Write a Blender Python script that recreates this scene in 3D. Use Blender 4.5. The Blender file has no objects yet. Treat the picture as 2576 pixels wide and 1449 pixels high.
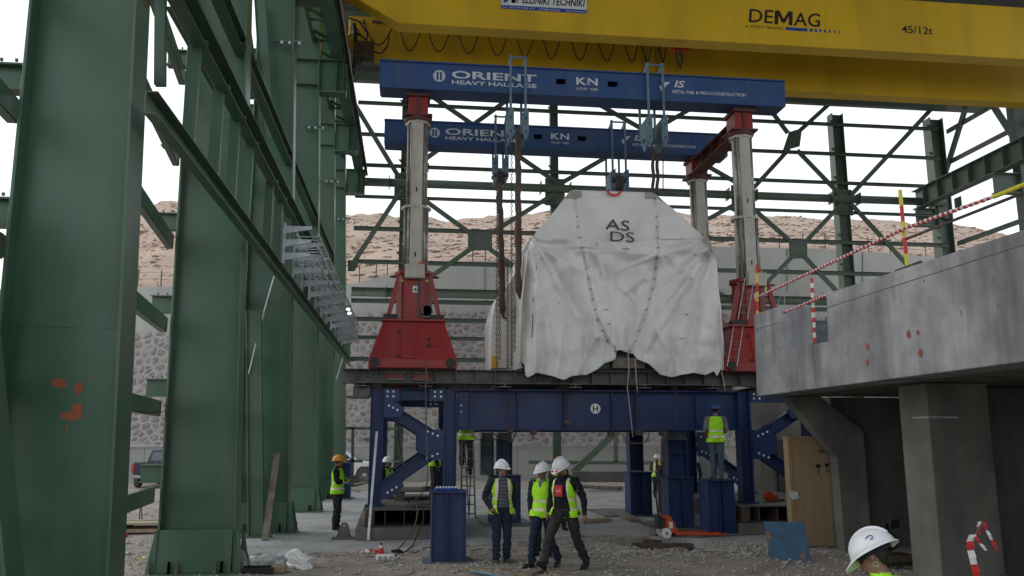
import bpy, bmesh, math, random
import numpy as np
from mathutils import Vector, Matrix, noise
SC = bpy.context.scene
COL = SC.collection
R = math.radians
random.seed(7)
# ---------------------------------------------------------------- camera
PITCH, YAW, CAMH = R(10.35), R(6.82), 2.15
cd = bpy.data.cameras.new('camera'); cam = bpy.data.objects.new('camera', cd); COL.objects.link(cam)
cam.location = (0, 0, CAMH); cam.rotation_euler = (R(90) + PITCH, 0, -YAW)
cd.sensor_width = 36; cd.lens = 36 * 2111.9 / 2576; cd.clip_start = .1; cd.clip_end = 600
SC.camera = cam
# ---------------------------------------------------------------- sky and sun (overcast)
SUN_DIR = Vector((.80, -.34, -.48)).normalized()      # the way the light travels
SUN_EL, SUN_AZ = math.asin(-SUN_DIR.z), math.atan2(-SUN_DIR.x, -SUN_DIR.y)
w = bpy.data.worlds.new('World'); SC.world = w; w.use_nodes = True
nt = w.node_tree; bg = nt.nodes['Background']
sky = nt.nodes.new('ShaderNodeTexSky'); sky.sky_type = 'NISHITA'; sky.sun_disc = False
sky.sun_elevation = SUN_EL; sky.sun_rotation = SUN_AZ
hs = nt.nodes.new('ShaderNodeHueSaturation'); hs.inputs['Saturation'].default_value = .25
mx = nt.nodes.new('ShaderNodeMix'); mx.data_type = 'RGBA'; mx.inputs[0].default_value = .8
nt.links.new(sky.outputs[0], hs.inputs['Color']); nt.links.new(hs.outputs[0], mx.inputs[6])
mx.inputs[7].default_value = (11.2, 11.9, 12.6, 1)         # cloud cover
nt.links.new(mx.outputs[2], bg.inputs[0]); bg.inputs[1].default_value = .12
sd = bpy.data.lights.new('sun', 'SUN'); sun = bpy.data.objects.new('sun', sd); COL.objects.link(sun)
sd.energy = .9; sd.angle = R(30); sd.color = (1, .95, .88)
sun.rotation_mode = 'QUATERNION'; sun.rotation_quaternion = SUN_DIR.to_track_quat('-Z', 'Y')
vs = SC.view_settings; vs.view_transform = 'Standard'; vs.look = 'None'; vs.gamma = 1; vs.use_curve_mapping = False
vs.exposure = 0
SC.render.resolution_x, SC.render.resolution_y = 1024, 576
# ---------------------------------------------------------------- picture -> place helpers (pixel on a 2576 wide photo, plus one known coordinate)
FW = (math.sin(YAW)*math.cos(PITCH), math.cos(YAW)*math.cos(PITCH), math.sin(PITCH))
RT = (math.cos(YAW), -math.sin(YAW), 0)
UP = (-math.sin(YAW)*math.sin(PITCH), -math.cos(YAW)*math.sin(PITCH), math.cos(PITCH))
def ray(u, v):
    a = (u-1288)/2111.9; b = -(v-724.5)/2111.9
    return [FW[i]+a*RT[i]+b*UP[i] for i in range(3)]
def PZ(u, v, Z=0.):
    d = ray(u, v); t = (Z-CAMH)/d[2]; return Vector((d[0]*t, d[1]*t, Z))
def PY(u, v, Y):
    d = ray(u, v); t = Y/d[1]; return Vector((d[0]*t, Y, CAMH+d[2]*t))
def PX(u, v, X):
    d = ray(u, v); t = X/d[0]; return Vector((X, d[1]*t, CAMH+d[2]*t))
def proj(P):
    q = (P[0], P[1], P[2]-CAMH); dz = sum(q[i]*FW[i] for i in range(3))
    if dz < .1: return (-999, -999)
    return (1288+2111.9*sum(q[i]*RT[i] for i in range(3))/dz, 724.5-2111.9*sum(q[i]*UP[i] for i in range(3))/dz)
# ---------------------------------------------------------------- object helpers
ORG = {}
def thing(name, label, cat, loc=(0, 0, 0), group=None, rz=0):
    o = bpy.data.objects.new(name, None); o.empty_display_size = .2; COL.objects.link(o)
    o.location = loc; o.rotation_euler = (0, 0, rz); ORG[o] = Vector((0, 0, 0)) if rz else Vector(loc)
    o['label'] = label; o['category'] = cat
    if group: o['group'] = group
    return o
def tag(o, label, cat, group=None, kind=None):
    o['label'] = label
    if cat: o['category'] = cat
    if group: o['group'] = group
    if kind: o['kind'] = kind
    return o
def kids(o): return [c for c in o.children]
def dup(root, loc=None, rz=None, label=None, group=None, flipx=False):
    r = root.copy(); COL.objects.link(r)
    if loc is not None: r.location = loc
    if rz is not None: r.rotation_euler = (0, 0, rz)
    if label: r['label'] = label
    if group: r['group'] = group
    if flipx: r.scale = (-1, 1, 1)
    for ch in kids(root):
        c = ch.copy(); COL.objects.link(c); c.parent = r
        for g in kids(ch):
            d = g.copy(); COL.objects.link(d); d.parent = c
    return r
class MB:
    def __init__(s): s.v = []; s.f = []; s.mi = []; s.cur = 0; s.uv = None
    def face(s, idx): s.f.append(tuple(idx)); s.mi.append(s.cur)
    def add(s, vs, fs):
        b = len(s.v); s.v += [tuple(p) for p in vs]
        for f in fs: s.f.append(tuple(b+i for i in f)); s.mi.append(s.cur)
        return s
    def box(s, x0, x1, y0, y1, z0, z1):
        return s.add([(x0,y0,z0),(x1,y0,z0),(x1,y1,z0),(x0,y1,z0),(x0,y0,z1),(x1,y0,z1),(x1,y1,z1),(x0,y1,z1)],
              [(3,2,1,0),(4,5,6,7),(0,1,5,4),(1,2,6,5),(2,3,7,6),(3,0,4,7)])
    def frame(s, p0, p1, up=(0,0,1)):
        p0 = Vector(p0); p1 = Vector(p1); d = (p1-p0).normalized(); u = Vector(up)
        sd = d.cross(u)
        if sd.length < 1e-4: sd = d.cross(Vector((1,0,0)))
        sd.normalize(); u = sd.cross(d).normalized()
        return p0, p1, sd, u
    def sweep(s, p0, p1, sec, up=(0,0,1)):
        # closed section [(side, up)...] swept from p0 to p1
        p0, p1, sd, u = s.frame(p0, p1, up); n = len(sec)
        vs = [p0+sd*a+u*b for a, b in sec]+[p1+sd*a+u*b for a, b in sec]
        fs = [(i, (i+1)%n, n+(i+1)%n, n+i) for i in range(n)]
        fs += [tuple(range(n))[::-1], tuple(range(n, 2*n))]
        return s.add(vs, fs)
    def beam(s, p0, p1, wd, ht, up=(0,0,1)):
        a, b = wd/2, ht/2
        return s.sweep(p0, p1, [(-a,-b),(a,-b),(a,b),(-a,b)], up)
    def ib(s, p0, p1, wd, ht, tw=.02, tf=.03, up=(0,0,1)):
        a, b, t = wd/2, ht/2, tw/2
        return s.sweep(p0, p1, [(-a,-b),(a,-b),(a,-b+tf),(t,-b+tf),(t,b-tf),(a,b-tf),(a,b),(-a,b),(-a,b-tf),(-t,b-tf),(-t,-b+tf),(-a,-b+tf)], up)
    def ch(s, p0, p1, wd, ht, t=.015, up=(0,0,1)):
        b = ht/2
        return s.sweep(p0, p1, [(0,-b),(wd,-b),(wd,-b+t),(t,-b+t),(t,b-t),(wd,b-t),(wd,b),(0,b)], up)
    def tube(s, pts, r, n=6, cap=True):
        pts = [Vector(p) for p in pts]; m = len(pts)
        rs = r if isinstance(r, (list, tuple)) else [r]*m
        b = len(s.v); pu = None
        for i, p in enumerate(pts):
            d = (pts[min(i+1, m-1)]-pts[max(i-1, 0)])
            if d.length < 1e-6: d = Vector((0,0,1))
            d.normalize()
            if pu is None:
                pu = d.cross(Vector((0,0,1)))
                if pu.length < .05: pu = d.cross(Vector((0,1,0)))
            pu = (pu-d*pu.dot(d)).normalized(); q = d.cross(pu)
            for k in range(n):
                a = 2*math.pi*k/n; s.v.append(tuple(p+pu*(rs[i]*math.cos(a))+q*(rs[i]*math.sin(a))))
        for i in range(m-1):
            for k in range(n):
                s.face((b+i*n+k, b+i*n+(k+1)%n, b+(i+1)*n+(k+1)%n, b+(i+1)*n+k))
        if cap: s.face([b+k for k in range(n)][::-1]); s.face([b+(m-1)*n+k for k in range(n)])
        return s
    def lathe(s, c, prof, n=16, ax='z', sx=1, sy=1):
        # prof [(r, h)]
        b = len(s.v); c = Vector(c)
        for r, h in prof:
            for k in range(n):
                a = 2*math.pi*k/n; x, y = r*math.cos(a)*sx, r*math.sin(a)*sy
                P = {'z': (x,y,h), 'x': (h,x,y), 'y': (x,h,y)}[ax]; s.v.append(tuple(c+Vector(P)))
        for i in range(len(prof)-1):
            for k in range(n):
                s.face((b+i*n+k, b+i*n+(k+1)%n, b+(i+1)*n+(k+1)%n, b+(i+1)*n+k))
        s.face([b+k for k in range(n)][::-1]); s.face([b+(len(prof)-1)*n+k for k in range(n)])
        return s
    def prism(s, poly, vec):
        n = len(poly); v = Vector(vec)
        return s.add([Vector(p) for p in poly]+[Vector(p)+v for p in poly],
                     [(i, (i+1)%n, n+(i+1)%n, n+i) for i in range(n)]+[tuple(range(n))[::-1], tuple(range(n, 2*n))])
    def ell(s, c, rx, ry, rz, n=10, m=7, M=None):
        b = len(s.v); c = Vector(c)
        for j in range(m+1):
            t = math.pi*j/m
            for k in range(n):
                a = 2*math.pi*k/n
                p = Vector((rx*math.sin(t)*math.cos(a), ry*math.sin(t)*math.sin(a), rz*math.cos(t)))
                if M: p = M @ p
                s.v.append(tuple(c+p))
        for j in range(m):
            for k in range(n): s.face((b+j*n+k, b+(j+1)*n+k, b+(j+1)*n+(k+1)%n, b+j*n+(k+1)%n))
        return s
    def bolts(s, pts, r=.02, h=.02, ax='y'):
        for p in pts: s.lathe(p, [(r, 0), (r, h)] if h > 0 else [(r, h), (r, 0)], 6, ax)
        return s
    def build(s, name, mat, parent=None, smooth=False, bevel=0, label=None, kind=None):
        o0 = ORG.get(parent, Vector((0,0,0))) if parent else Vector((0,0,0))
        me = bpy.data.meshes.new(name)
        me.from_pydata([(p[0]-o0.x, p[1]-o0.y, p[2]-o0.z) for p in s.v], [], s.f)
        for m in (mat if isinstance(mat, (list, tuple)) else [mat]): me.materials.append(m)
        if any(s.mi): me.polygons.foreach_set('material_index', s.mi)
        bm = bmesh.new(); bm.from_mesh(me); bmesh.ops.recalc_face_normals(bm, faces=bm.faces); bm.to_mesh(me); bm.free()
        if smooth: me.polygons.foreach_set('use_smooth', [True]*len(me.polygons))
        o = bpy.data.objects.new(name, me); COL.objects.link(o)
        if parent: o.parent = parent; ORG[o] = o0
        if bevel:
            b = o.modifiers.new('bevel', 'BEVEL'); b.width = bevel; b.segments = 1; b.limit_method = 'ANGLE'
        if label: o['label'] = label
        if kind: o['kind'] = kind
        return o
def text(s, origin, xd, up, h, mat, parent, name='lettering', wide=1., bold=0., shear=0., align='LEFT', width=None, gap=1.0):
    cu = bpy.data.curves.new('t', 'FONT'); cu.body = s; cu.size = h*1.37; cu.extrude = .002; cu.offset = bold*h*.9; cu.shear = shear
    cu.align_x = align; cu.resolution_u = 3; cu.space_character = gap
    o = bpy.data.objects.new('t', cu); COL.objects.link(o)
    dg = bpy.context.evaluated_depsgraph_get(); me = bpy.data.meshes.new_from_object(o.evaluated_get(dg))
    bpy.data.objects.remove(o)
    xd = Vector(xd).normalized(); up = Vector(up); up = (up-xd*up.dot(xd)).normalized(); nn = xd.cross(up)
    if width:
        xs = [v.co.x for v in me.vertices]; wide = width/(max(xs)-min(xs))
    o0 = ORG.get(parent, Vector((0,0,0))) if parent else Vector((0,0,0))
    for v in me.vertices:
        c = v.co; v.co = Vector(origin)+xd*c.x*wide+up*c.y+nn*(c.z+.004)-o0
    me.materials.clear(); me.materials.append(mat)
    ob = bpy.data.objects.new(name, me); COL.objects.link(ob)
    if parent: ob.parent = parent; ORG[ob] = o0
    return ob
# ---------------------------------------------------------------- materials
def mat(name, col, rough=.6, metal=0., var=.12, scale=2., dirt=None, dirt_amt=.35, dirt_scale=1.3, chips=None, chip_amt=.0, chip_scale=6, bump=.15, bscale=40., streak=False, spec=.4, stripes=None):
    m = bpy.data.materials.new(name); m.use_nodes = True; t = m.node_tree; N = t.nodes; L = t.links
    b = N['Principled BSDF']; b.inputs['Roughness'].default_value = rough; b.inputs['Metallic'].default_value = metal
    b.inputs['Specular IOR Level'].default_value = spec
    geo = N.new('ShaderNodeNewGeometry'); pos = geo.outputs['Position']
    def nz(sc, det=4, src=None, ro=.55):
        n = N.new('ShaderNodeTexNoise'); n.inputs['Scale'].default_value = sc; n.inputs['Detail'].default_value = det; n.inputs['Roughness'].default_value = ro
        L.new(src or pos, n.inputs['Vector']); return n.outputs[0]
    def ramp(src, a, c):
        r = N.new('ShaderNodeMapRange'); r.inputs[1].default_value = a; r.inputs[2].default_value = c; L.new(src, r.inputs[0]); return r.outputs[0]
    def mixc(f, A, B):
        x = N.new('ShaderNodeMix'); x.data_type = 'RGBA'
        if hasattr(f, 'links'): L.new(f, x.inputs[0])
        else: x.inputs[0].default_value = f
        for i, q in ((6, A), (7, B)):
            if hasattr(q, 'links'): L.new(q, x.inputs[i])
            else: x.inputs[i].default_value = (*q, 1)
        return x.outputs[2]
    c = tuple(col)
    lo = tuple(x*(1-var) for x in c); hi = tuple(min(1, x*(1+var)) for x in c)
    out = mixc(ramp(nz(scale), .3, .7), lo, hi)
    if stripes:
        sc2, cc, ax = stripes
        sp = N.new('ShaderNodeSeparateXYZ'); tc = N.new('ShaderNodeTexCoord'); L.new(tc.outputs['Object'], sp.inputs[0])
        mm = N.new('ShaderNodeMath'); mm.operation = 'MULTIPLY'; mm.inputs[1].default_value = sc2; L.new(sp.outputs[ax], mm.inputs[0])
        fr = N.new('ShaderNodeMath'); fr.operation = 'FRACT'; L.new(mm.outputs[0], fr.inputs[0])
        gt = N.new('ShaderNodeMath'); gt.operation = 'GREATER_THAN'; gt.inputs[1].default_value = .5; L.new(fr.outputs[0], gt.inputs[0])
        out = mixc(gt.outputs[0], out, cc)
    if dirt:
        src = pos
        if streak:
            mp = N.new('ShaderNodeMapping'); mp.inputs['Scale'].default_value = (1, 1, .12); L.new(pos, mp.inputs[0]); src = mp.outputs[0]
        f = ramp(nz(dirt_scale, 6, src, .65), .45, .75)
        fm = N.new('ShaderNodeMath'); fm.operation = 'MULTIPLY'; fm.inputs[1].default_value = dirt_amt; L.new(f, fm.inputs[0])
        out = mixc(fm.outputs[0], out, dirt)
    if chips:
        f = ramp(nz(chip_scale, 5, None, .6), .72-chip_amt, .74-chip_amt); out = mixc(f, out, chips)
    L.new(out, b.inputs['Base Color'])
    rr = N.new('ShaderNodeMapRange'); rr.inputs[3].default_value = max(.05, rough-.1); rr.inputs[4].default_value = min(1, rough+.12)
    L.new(nz(scale*2.7), rr.inputs[0]); L.new(rr.outputs[0], b.inputs['Roughness'])
    if bump:
        bp = N.new('ShaderNodeBump'); bp.inputs['Strength'].default_value = bump; bp.inputs['Distance'].default_value = .02
        L.new(nz(bscale, 5), bp.inputs['Height']); L.new(bp.outputs[0], b.inputs['Normal'])
    return m
M = {}
dust = (.33, .30, .26)
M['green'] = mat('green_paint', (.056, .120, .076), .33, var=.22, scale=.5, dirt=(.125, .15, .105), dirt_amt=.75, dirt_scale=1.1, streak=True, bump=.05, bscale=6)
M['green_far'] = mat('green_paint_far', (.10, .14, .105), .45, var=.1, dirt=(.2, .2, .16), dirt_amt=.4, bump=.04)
M['galv'] = mat('galvanised_steel', (.42, .45, .47), .38, .7, var=.2, scale=8, bump=.05)
M['blue'] = mat('blue_paint', (.012, .031, .115), .45, var=.2, scale=1.2, dirt=(.04, .05, .085), dirt_amt=.6, dirt_scale=1.6, chips=(.12, .09, .07), chip_amt=-.02, chip_scale=9, bump=.05)
M['beamblue'] = mat('beam_blue_paint', (.018, .06, .18), .45, var=.12, scale=1, dirt=(.08, .1, .13), dirt_amt=.5, dirt_scale=1.4, streak=True, bump=.05)
M['paleblue'] = mat('pale_blue_paint', (.10, .17, .215), .55, var=.3, scale=5, dirt=(.15, .15, .15), dirt_amt=.5, dirt_scale=5, bump=.1)
M['red'] = mat('red_paint', (.27, .013, .013), .38, var=.12, scale=1.5, dirt=(.2, .05, .04), dirt_amt=.5, dirt_scale=1.5, streak=True, chips=(.1, .05, .04), chip_amt=.0, chip_scale=14, bump=.05)
M['darkred'] = mat('dark_red_steel', (.10, .028, .024), .6, var=.3, scale=3, dirt=(.07, .05, .045), dirt_amt=.8, dirt_scale=3, bump=.1)
M['mast'] = mat('worn_cream_paint', (.46, .42, .36), .5, var=.12, scale=3, dirt=(.2, .17, .14), dirt_amt=.6, dirt_scale=3.5, streak=True, chips=(.08, .06, .05), chip_amt=.02, chip_scale=12, bump=.08)
M['chrome'] = mat('bare_cylinder_steel', (.34, .33, .32), .5, .6, var=.4, scale=6, dirt=(.1, .09, .08), dirt_amt=.8, dirt_scale=5, streak=True, bump=.02)
M['steel'] = mat('dusty_grey_steel', (.11, .105, .10), .6, .2, var=.2, scale=2, dirt=(.19, .17, .145), dirt_amt=.6, dirt_scale=2, bump=.1)
M['rust'] = mat('rusty_steel', (.085, .055, .042), .75, .1, var=.3, scale=4, dirt=(.16, .13, .1), dirt_amt=.6, dirt_scale=3, bump=.2)
M['dark'] = mat('dark_rubber', (.025, .024, .024), .6, var=.2, bump=.05)
M['yellow'] = mat('yellow_crane_paint', (.70, .44, .02), .4, var=.06, scale=.5, dirt=(.33, .21, .03), dirt_amt=.5, dirt_scale=.7, streak=True, bump=.03)
M['white'] = mat('white_paint', (.75, .75, .74), .5, var=.06, dirt=(.4, .38, .34), dirt_amt=.3, dirt_scale=6, bump=.03)
M['lettering'] = mat('white_lettering', (.55, .56, .58), .6, var=.15, scale=9, bump=.02)
M['black'] = mat('black_print', (.015, .013, .013), .6, var=.1, bump=.02)
M['tarptext'] = mat('faded_black_print', (.03, .032, .035), .6, var=.2, bump=.02)
M['bluep'] = mat('blue_print', (.02, .06, .3), .5, var=.1, bump=.02)
M['redp'] = mat('red_print', (.55, .03, .03), .5, var=.1, bump=.02)
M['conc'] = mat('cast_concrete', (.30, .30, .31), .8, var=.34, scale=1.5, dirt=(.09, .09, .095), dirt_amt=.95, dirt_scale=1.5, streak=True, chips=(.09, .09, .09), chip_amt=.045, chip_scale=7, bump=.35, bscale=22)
M['conc_dark'] = mat('weathered_shade_concrete', (.15, .145, .128), .85, var=.3, scale=1.1, dirt=(.08, .075, .07), dirt_amt=.8, dirt_scale=1.6, streak=True, bump=.3, bscale=22)  # base colour lowered to stand in for shade under the gallery; streaks are weathering
M['conc_wall'] = mat('retaining_concrete', (.36, .355, .33), .85, var=.08, scale=.4, dirt=(.26, .25, .23), dirt_amt=.5, dirt_scale=.5, streak=True, bump=.15, bscale=9)
M['slab'] = mat('dusty_floor_slab', (.36, .365, .37), .9, var=.12, scale=.8, dirt=(.18, .165, .145), dirt_amt=.7, dirt_scale=1.1, bump=.4, bscale=14)
M['gravel'] = mat('gravel_earth', (.30, .268, .232), .95, var=.28, scale=1.5, dirt=(.19, .155, .125), dirt_amt=.7, dirt_scale=1.6, chips=(.42, .40, .37), chip_amt=.03, chip_scale=26, bump=1., bscale=18)
M['pebble'] = mat('limestone_pebbles', (.35, .33, .30), .9, var=.3, scale=9, bump=.2)
M['mortar'] = mat('pale_mortar', (.36, .33, .315), .9, var=.12, scale=2, bump=.4, bscale=12)
M['stone'] = mat('grey_wall_stone', (.27, .24, .23), .85, var=.4, scale=1.9, dirt=(.17, .15, .15), dirt_amt=.7, dirt_scale=3, bump=.4, bscale=9)
M['hill'] = mat('dry_rocky_slope', (.37, .275, .215), .95, var=.16, scale=.25, dirt=(.30, .21, .16), dirt_amt=.6, dirt_scale=.9, chips=(.50, .41, .33), chip_amt=.05, chip_scale=2.6, bump=1., bscale=3.2)
M['hillrock'] = mat('pale_hill_rock', (.42, .33, .265), .95, var=.25, scale=2, bump=.3, bscale=6)
M['wood'] = mat('raw_timber', (.30, .22, .145), .75, var=.25, scale=5, dirt=(.2, .16, .12), dirt_amt=.5, dirt_scale=4, bump=.2)
M['oldwood'] = mat('dusty_old_timber', (.17, .14, .115), .8, var=.3, scale=4, dirt=(.26, .23, .2), dirt_amt=.5, dirt_scale=4, bump=.3)
M['ply'] = mat('crate_plywood', (.31, .225, .13), .6, var=.14, scale=1.2, dirt=(.36, .22, .1), dirt_amt=.5, dirt_scale=2.2, streak=True, bump=.08)
M['sheetblue'] = mat('chipped_blue_sheet', (.018, .075, .15), .5, var=.3, scale=4, dirt=(.05, .12, .18), dirt_amt=.6, dirt_scale=3, chips=(.2, .1, .06), chip_amt=.09, chip_scale=3.2, bump=.1)
M['tarp'] = mat('white_tarpaulin', (.72, .70, .675), .36, var=.04, scale=.8, dirt=(.46, .42, .36), dirt_amt=.5, dirt_scale=1.3, bump=.35, bscale=5)
M['tape'] = mat('pale_tape', (.33, .31, .28), .6, var=.1)
M['sling'] = mat('worn_round_sling', (.10, .075, .06), .85, var=.4, scale=14, bump=.3)
M['hivis'] = mat('hi_vis_fabric', (.38, .80, .03), .65, var=.08, scale=6, bump=.3, bscale=18)
M['hivis'].node_tree.nodes['Principled BSDF'].inputs['Specular IOR Level'].default_value = .2
M['hivis_dim'] = mat('worn_hi_vis_fabric', (.34, .62, .04), .65, var=.12, scale=6, bump=.3, bscale=18)
M['reflect'] = mat('reflective_strip', (.68, .60, .50), .35, .1, var=.08, bump=.05)
M['plastic'] = mat('crumpled_plastic', (.55, .57, .58), .3, var=.2, scale=6, bump=.5, bscale=14)
M['skin'] = mat('skin', (.24, .125, .08), .55, var=.12, scale=14, bump=.1, bscale=60)
M['hair'] = mat('dark_hair', (.012, .01, .009), .6, var=.2, bump=.3, bscale=90)
M['helmet'] = mat('white_helmet_shell', (.72, .73, .75), .3, var=.03, dirt=(.45, .44, .42), dirt_amt=.3, dirt_scale=12, bump=.02)
M['helmet_y'] = mat('yellow_helmet_shell', (.62, .28, .02), .35, var=.05, bump=.02)
M['helmet_b'] = mat('blue_helmet_shell', (.03, .07, .2), .35, var=.05, bump=.02)
M['orange'] = mat('orange_red_enamel', (.52, .075, .02), .45, var=.12, scale=5, dirt=(.25, .1, .06), dirt_amt=.4, dirt_scale=6, bump=.03)
M['glass'] = mat('car_glass', (.06, .09, .11), .08, var=.05, bump=0, spec=.8)
M['carwhite'] = mat('white_car_paint', (.82, .83, .84), .3, var=.04, bump=0)
M['cardark'] = mat('dark_blue_car_paint', (.025, .035, .055), .35, var=.1, bump=0)
M['tyre'] = mat('dusty_tyre', (.10, .095, .09), .8, var=.2, bump=.1)
M['roof'] = mat('roof_sheeting', (.13, .15, .14), .6, var=.1)
M['safety_y'] = mat('safety_yellow', (.62, .55, .04), .5, var=.08)
def cloth(n, c, stripes=None): M[n] = mat(n, c, .85, var=.2, scale=5, dirt=tuple(min(1, x*1.6+.02) for x in c), dirt_amt=.4, dirt_scale=7, bump=.6, bscale=16, spec=.15, stripes=stripes); return M[n]
cloth('denim', (.018, .027, .048)); cloth('jeans_pale', (.07, .095, .13)); cloth('navy', (.022, .026, .035)); cloth('charcoal', (.035, .034, .035))
cloth('blackcloth', (.014, .014, .017)); cloth('greytrouser', (.035, .033, .034)); cloth('khaki', (.09, .095, .08)); cloth('greyshirt', (.16, .165, .17)); cloth('brownjacket', (.10, .055, .035))
cloth('sweater', (.065, .07, .085), stripes=(17, (.125, .13, .145), 2))
cloth('redcloth', (.5, .02, .02)); cloth('greenjacket', (.05, .06, .045))
M['boot'] = mat('dusty_boots', (.07, .065, .06), .75, var=.3, scale=8, bump=.2)
M['bootdark'] = mat('black_boots', (.02, .02, .022), .6, var=.3, scale=8, bump=.2)
# red and white barrier tape
def tapemat(name, a, b2, k, ax=None):
    m = mat(name, a, .5, var=.03, bump=0, stripes=(k, b2, ax if ax is not None else 2)); return m
M['rw'] = tapemat('red_white_tape', (.6, .03, .03), (.72, .7, .68), 9)
ROOF_Y0 = -9.0  # roof carried on behind the camera, unseen, to darken the foreground
# ================================================================ ground
def sstep(a, b, x): t = min(1, max(0, (x-a)/(b-a))); return t*t*(3-2*t)
SLAB = [(-4.9,17.3),(-3.0,17.28),(-1.2,17.42),(0.0,17.35),(0.9,18.0),(2.2,18.6),(3.6,19.6),(4.7,20.1),(6.3,19.0),(7.2,17.6),(9.5,17.4),(14,17.3),(14,39),(-4.9,39)]
def inpoly(x, y, P):
    c = False; j = len(P)-1
    for i in range(len(P)):
        if (P[i][1] > y) != (P[j][1] > y) and x < (P[j][0]-P[i][0])*(y-P[i][1])/(P[j][1]-P[i][1])+P[i][0]: c = not c
        j = i
    return c
PIT = [(4.35,18.9),(4.75,17.0),(6.3,16.8),(6.5,18.8),(5.6,19.5)]
def gz(x, y):
    n = noise.noise(Vector((x*.35, y*.35, 0)))*.05+noise.noise(Vector((x*1.7, y*1.7, 3)))*.025+noise.noise(Vector((x*6, y*6, 5)))*.012
    if inpoly(x, y, SLAB): return -.05
    if inpoly(x, y, PIT): return -.6
    n += .10*math.exp(-((x+.2)**2/1.2+(y-18.0)**2/.18))           # dirt against the plinth
    n += .03*math.exp(-((x-5.2)**2/3.5+(y-16.5)**2/.1))+.05*math.exp(-((x-2.)**2/8+(y-17.9)**2/.3))
    if y < 17.6: n += .008
    return n
def axis(segs):
    out = []
    for a, b, st in segs:
        k = max(1, round((b-a)/st)); out += [a+(b-a)*i/k for i in range(k)]
    return out+[segs[-1][1]]
xs = axis([(-160,-40,20),(-40,-12,3),(-12,-4,.4),(-4,10,.11),(10,14,.4),(14,40,3),(40,160,20)])
ys = axis([(-30,-5,5),(-5,10,1.2),(10,13,.3),(13,20,.11),(20,26,.5),(26,50,1.2),(50,90,10)])
nx = len(xs); gm = MB()
gm.v = [(x, y, gz(x, y)) for y in ys for x in xs]
gm.f = [(j*nx+i, j*nx+i+1, (j+1)*nx+i+1, (j+1)*nx+i) for j in range(len(ys)-1) for i in range(nx-1)]; gm.mi = [0]*len(gm.f)
g = gm.build('ground', M['gravel'], smooth=True, kind='structure')
s = MB(); s.prism([(x, y, -.2) for x, y in SLAB], (0, 0, .206))
s.build('concrete_floor', M['slab'], kind='structure')
rnd = random.Random(3)
def rocks(name, n, area, mt, lo, hi, zf=gz, skip=True, lab=None):
    b = MB()
    for _ in range(n):
        x = rnd.uniform(area[0], area[1]); y = rnd.uniform(area[2], area[3])
        if skip and (inpoly(x, y, SLAB) and rnd.random() > .035 or inpoly(x, y, PIT)): continue
        r = lo+(hi-lo)*rnd.random()**4; z = (0.006 if inpoly(x, y, SLAB) else zf(x, y))+r*.25; a = rnd.uniform(0, 6.28)
        c, s_ = math.cos(a), math.sin(a); q = [rnd.uniform(.6, 1.3) for _ in range(6)]
        P = [(q[0],0,0),(0,q[1]*.8,0),(-q[2],0,0),(0,-q[3]*.8,0),(.1,.1,q[4]*.6),(0,0,-q[5]*.5)]
        b.add([(x+r*(p[0]*c-p[1]*s_), y+r*(p[0]*s_+p[1]*c), z+r*p[2]) for p in P],
              [(0,1,4),(1,2,4),(2,3,4),(3,0,4),(1,0,5),(2,1,5),(3,2,5),(0,3,5)])
    o = b.build(name, mt, kind='stuff'); o['label'] = lab; return o
rocks('gravel_stones', 15000, (-7, 10.5, 11.5, 19.8), M['pebble'], .008, .055, lab='loose pale gravel and stones on the earth in front of the floor slab')
rocks('rubble', 2600, (3.2, 8.2, 15.8, 17.6), M['pebble'], .012, .06, lab='pale crushed rubble along the front of the pit')
rocks('gravel_stones', 3500, (-14, -4, 13, 34), M['pebble'], .015, .08, lab='loose gravel outside the green columns')
# ================================================================ hill
SKY = [(-400,760),(0,728),(30,716),(150,640),(330,556),(400,507),(440,503),(560,520),(700,530),(880,541),(960,536),(1000,548),(1060,539),(1120,552),(1180,549),(1240,543),(1330,541),(1390,531),(1420,533),(1600,540),(1700,536),(1800,543),(2000,546),(2250,558),(2420,570),(2576,597),(2900,640)]
def interp(T, u):
    if u <= T[0][0]: return T[0][1]
    for a, b in zip(T, T[1:]):
        if u <= b[0]: return a[1]+(b[1]-a[1])*(u-a[0])/(b[0]-a[0])
    return T[-1][1]
WTOP = [(-400,900),(20,745),(325,722),(865,719),(1100,664),(1250,655),(1800,621),(2080,626),(2400,650),(2900,700)]
MTOP = [(-400,870),(325,835),(865,790),(1100,772),(1250,757),(1850,722),(2080,735),(2576,770),(3000,800)]
hm = MB(); NU, NV = 240, 56
for j in range(NV+1):
    t = j/NV
    for i in range(NU+1):
        u = -380+3300*i/NU
        a = PY(u, interp(WTOP, u), 50.2); b = PY(u, interp(SKY, u)+2.5*noise.noise(Vector((u*.03, 1, 0))), 78)
        p = a.lerp(b, t); n = noise.fractal(Vector((p.x*.22, p.z*.5, t*5)), .9, 2, 5)
        p.y += n*1.6*math.sin(math.pi*min(1, t*1.1)); p.z += n*.45*sstep(0, .2, t)*(1-.0*t)-.6*(1-sstep(0, .05, t))
        if j == NV: p.z += noise.noise(Vector((p.x*.9, 0, 7)))*.22
        hm.v.append(tuple(p))
for i in range(NU+1): v = hm.v[NV*(NU+1)+i]; hm.v.append((v[0]*1.6, 130, v[2]-3))
for j in range(NV+1):
    for i in range(NU): hm.face((j*(NU+1)+i, j*(NU+1)+i+1, (j+1)*(NU+1)+i+1, (j+1)*(NU+1)+i))
hill = hm.build('hillside', M['hill'], smooth=True, kind='structure')
hb = MB()
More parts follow.
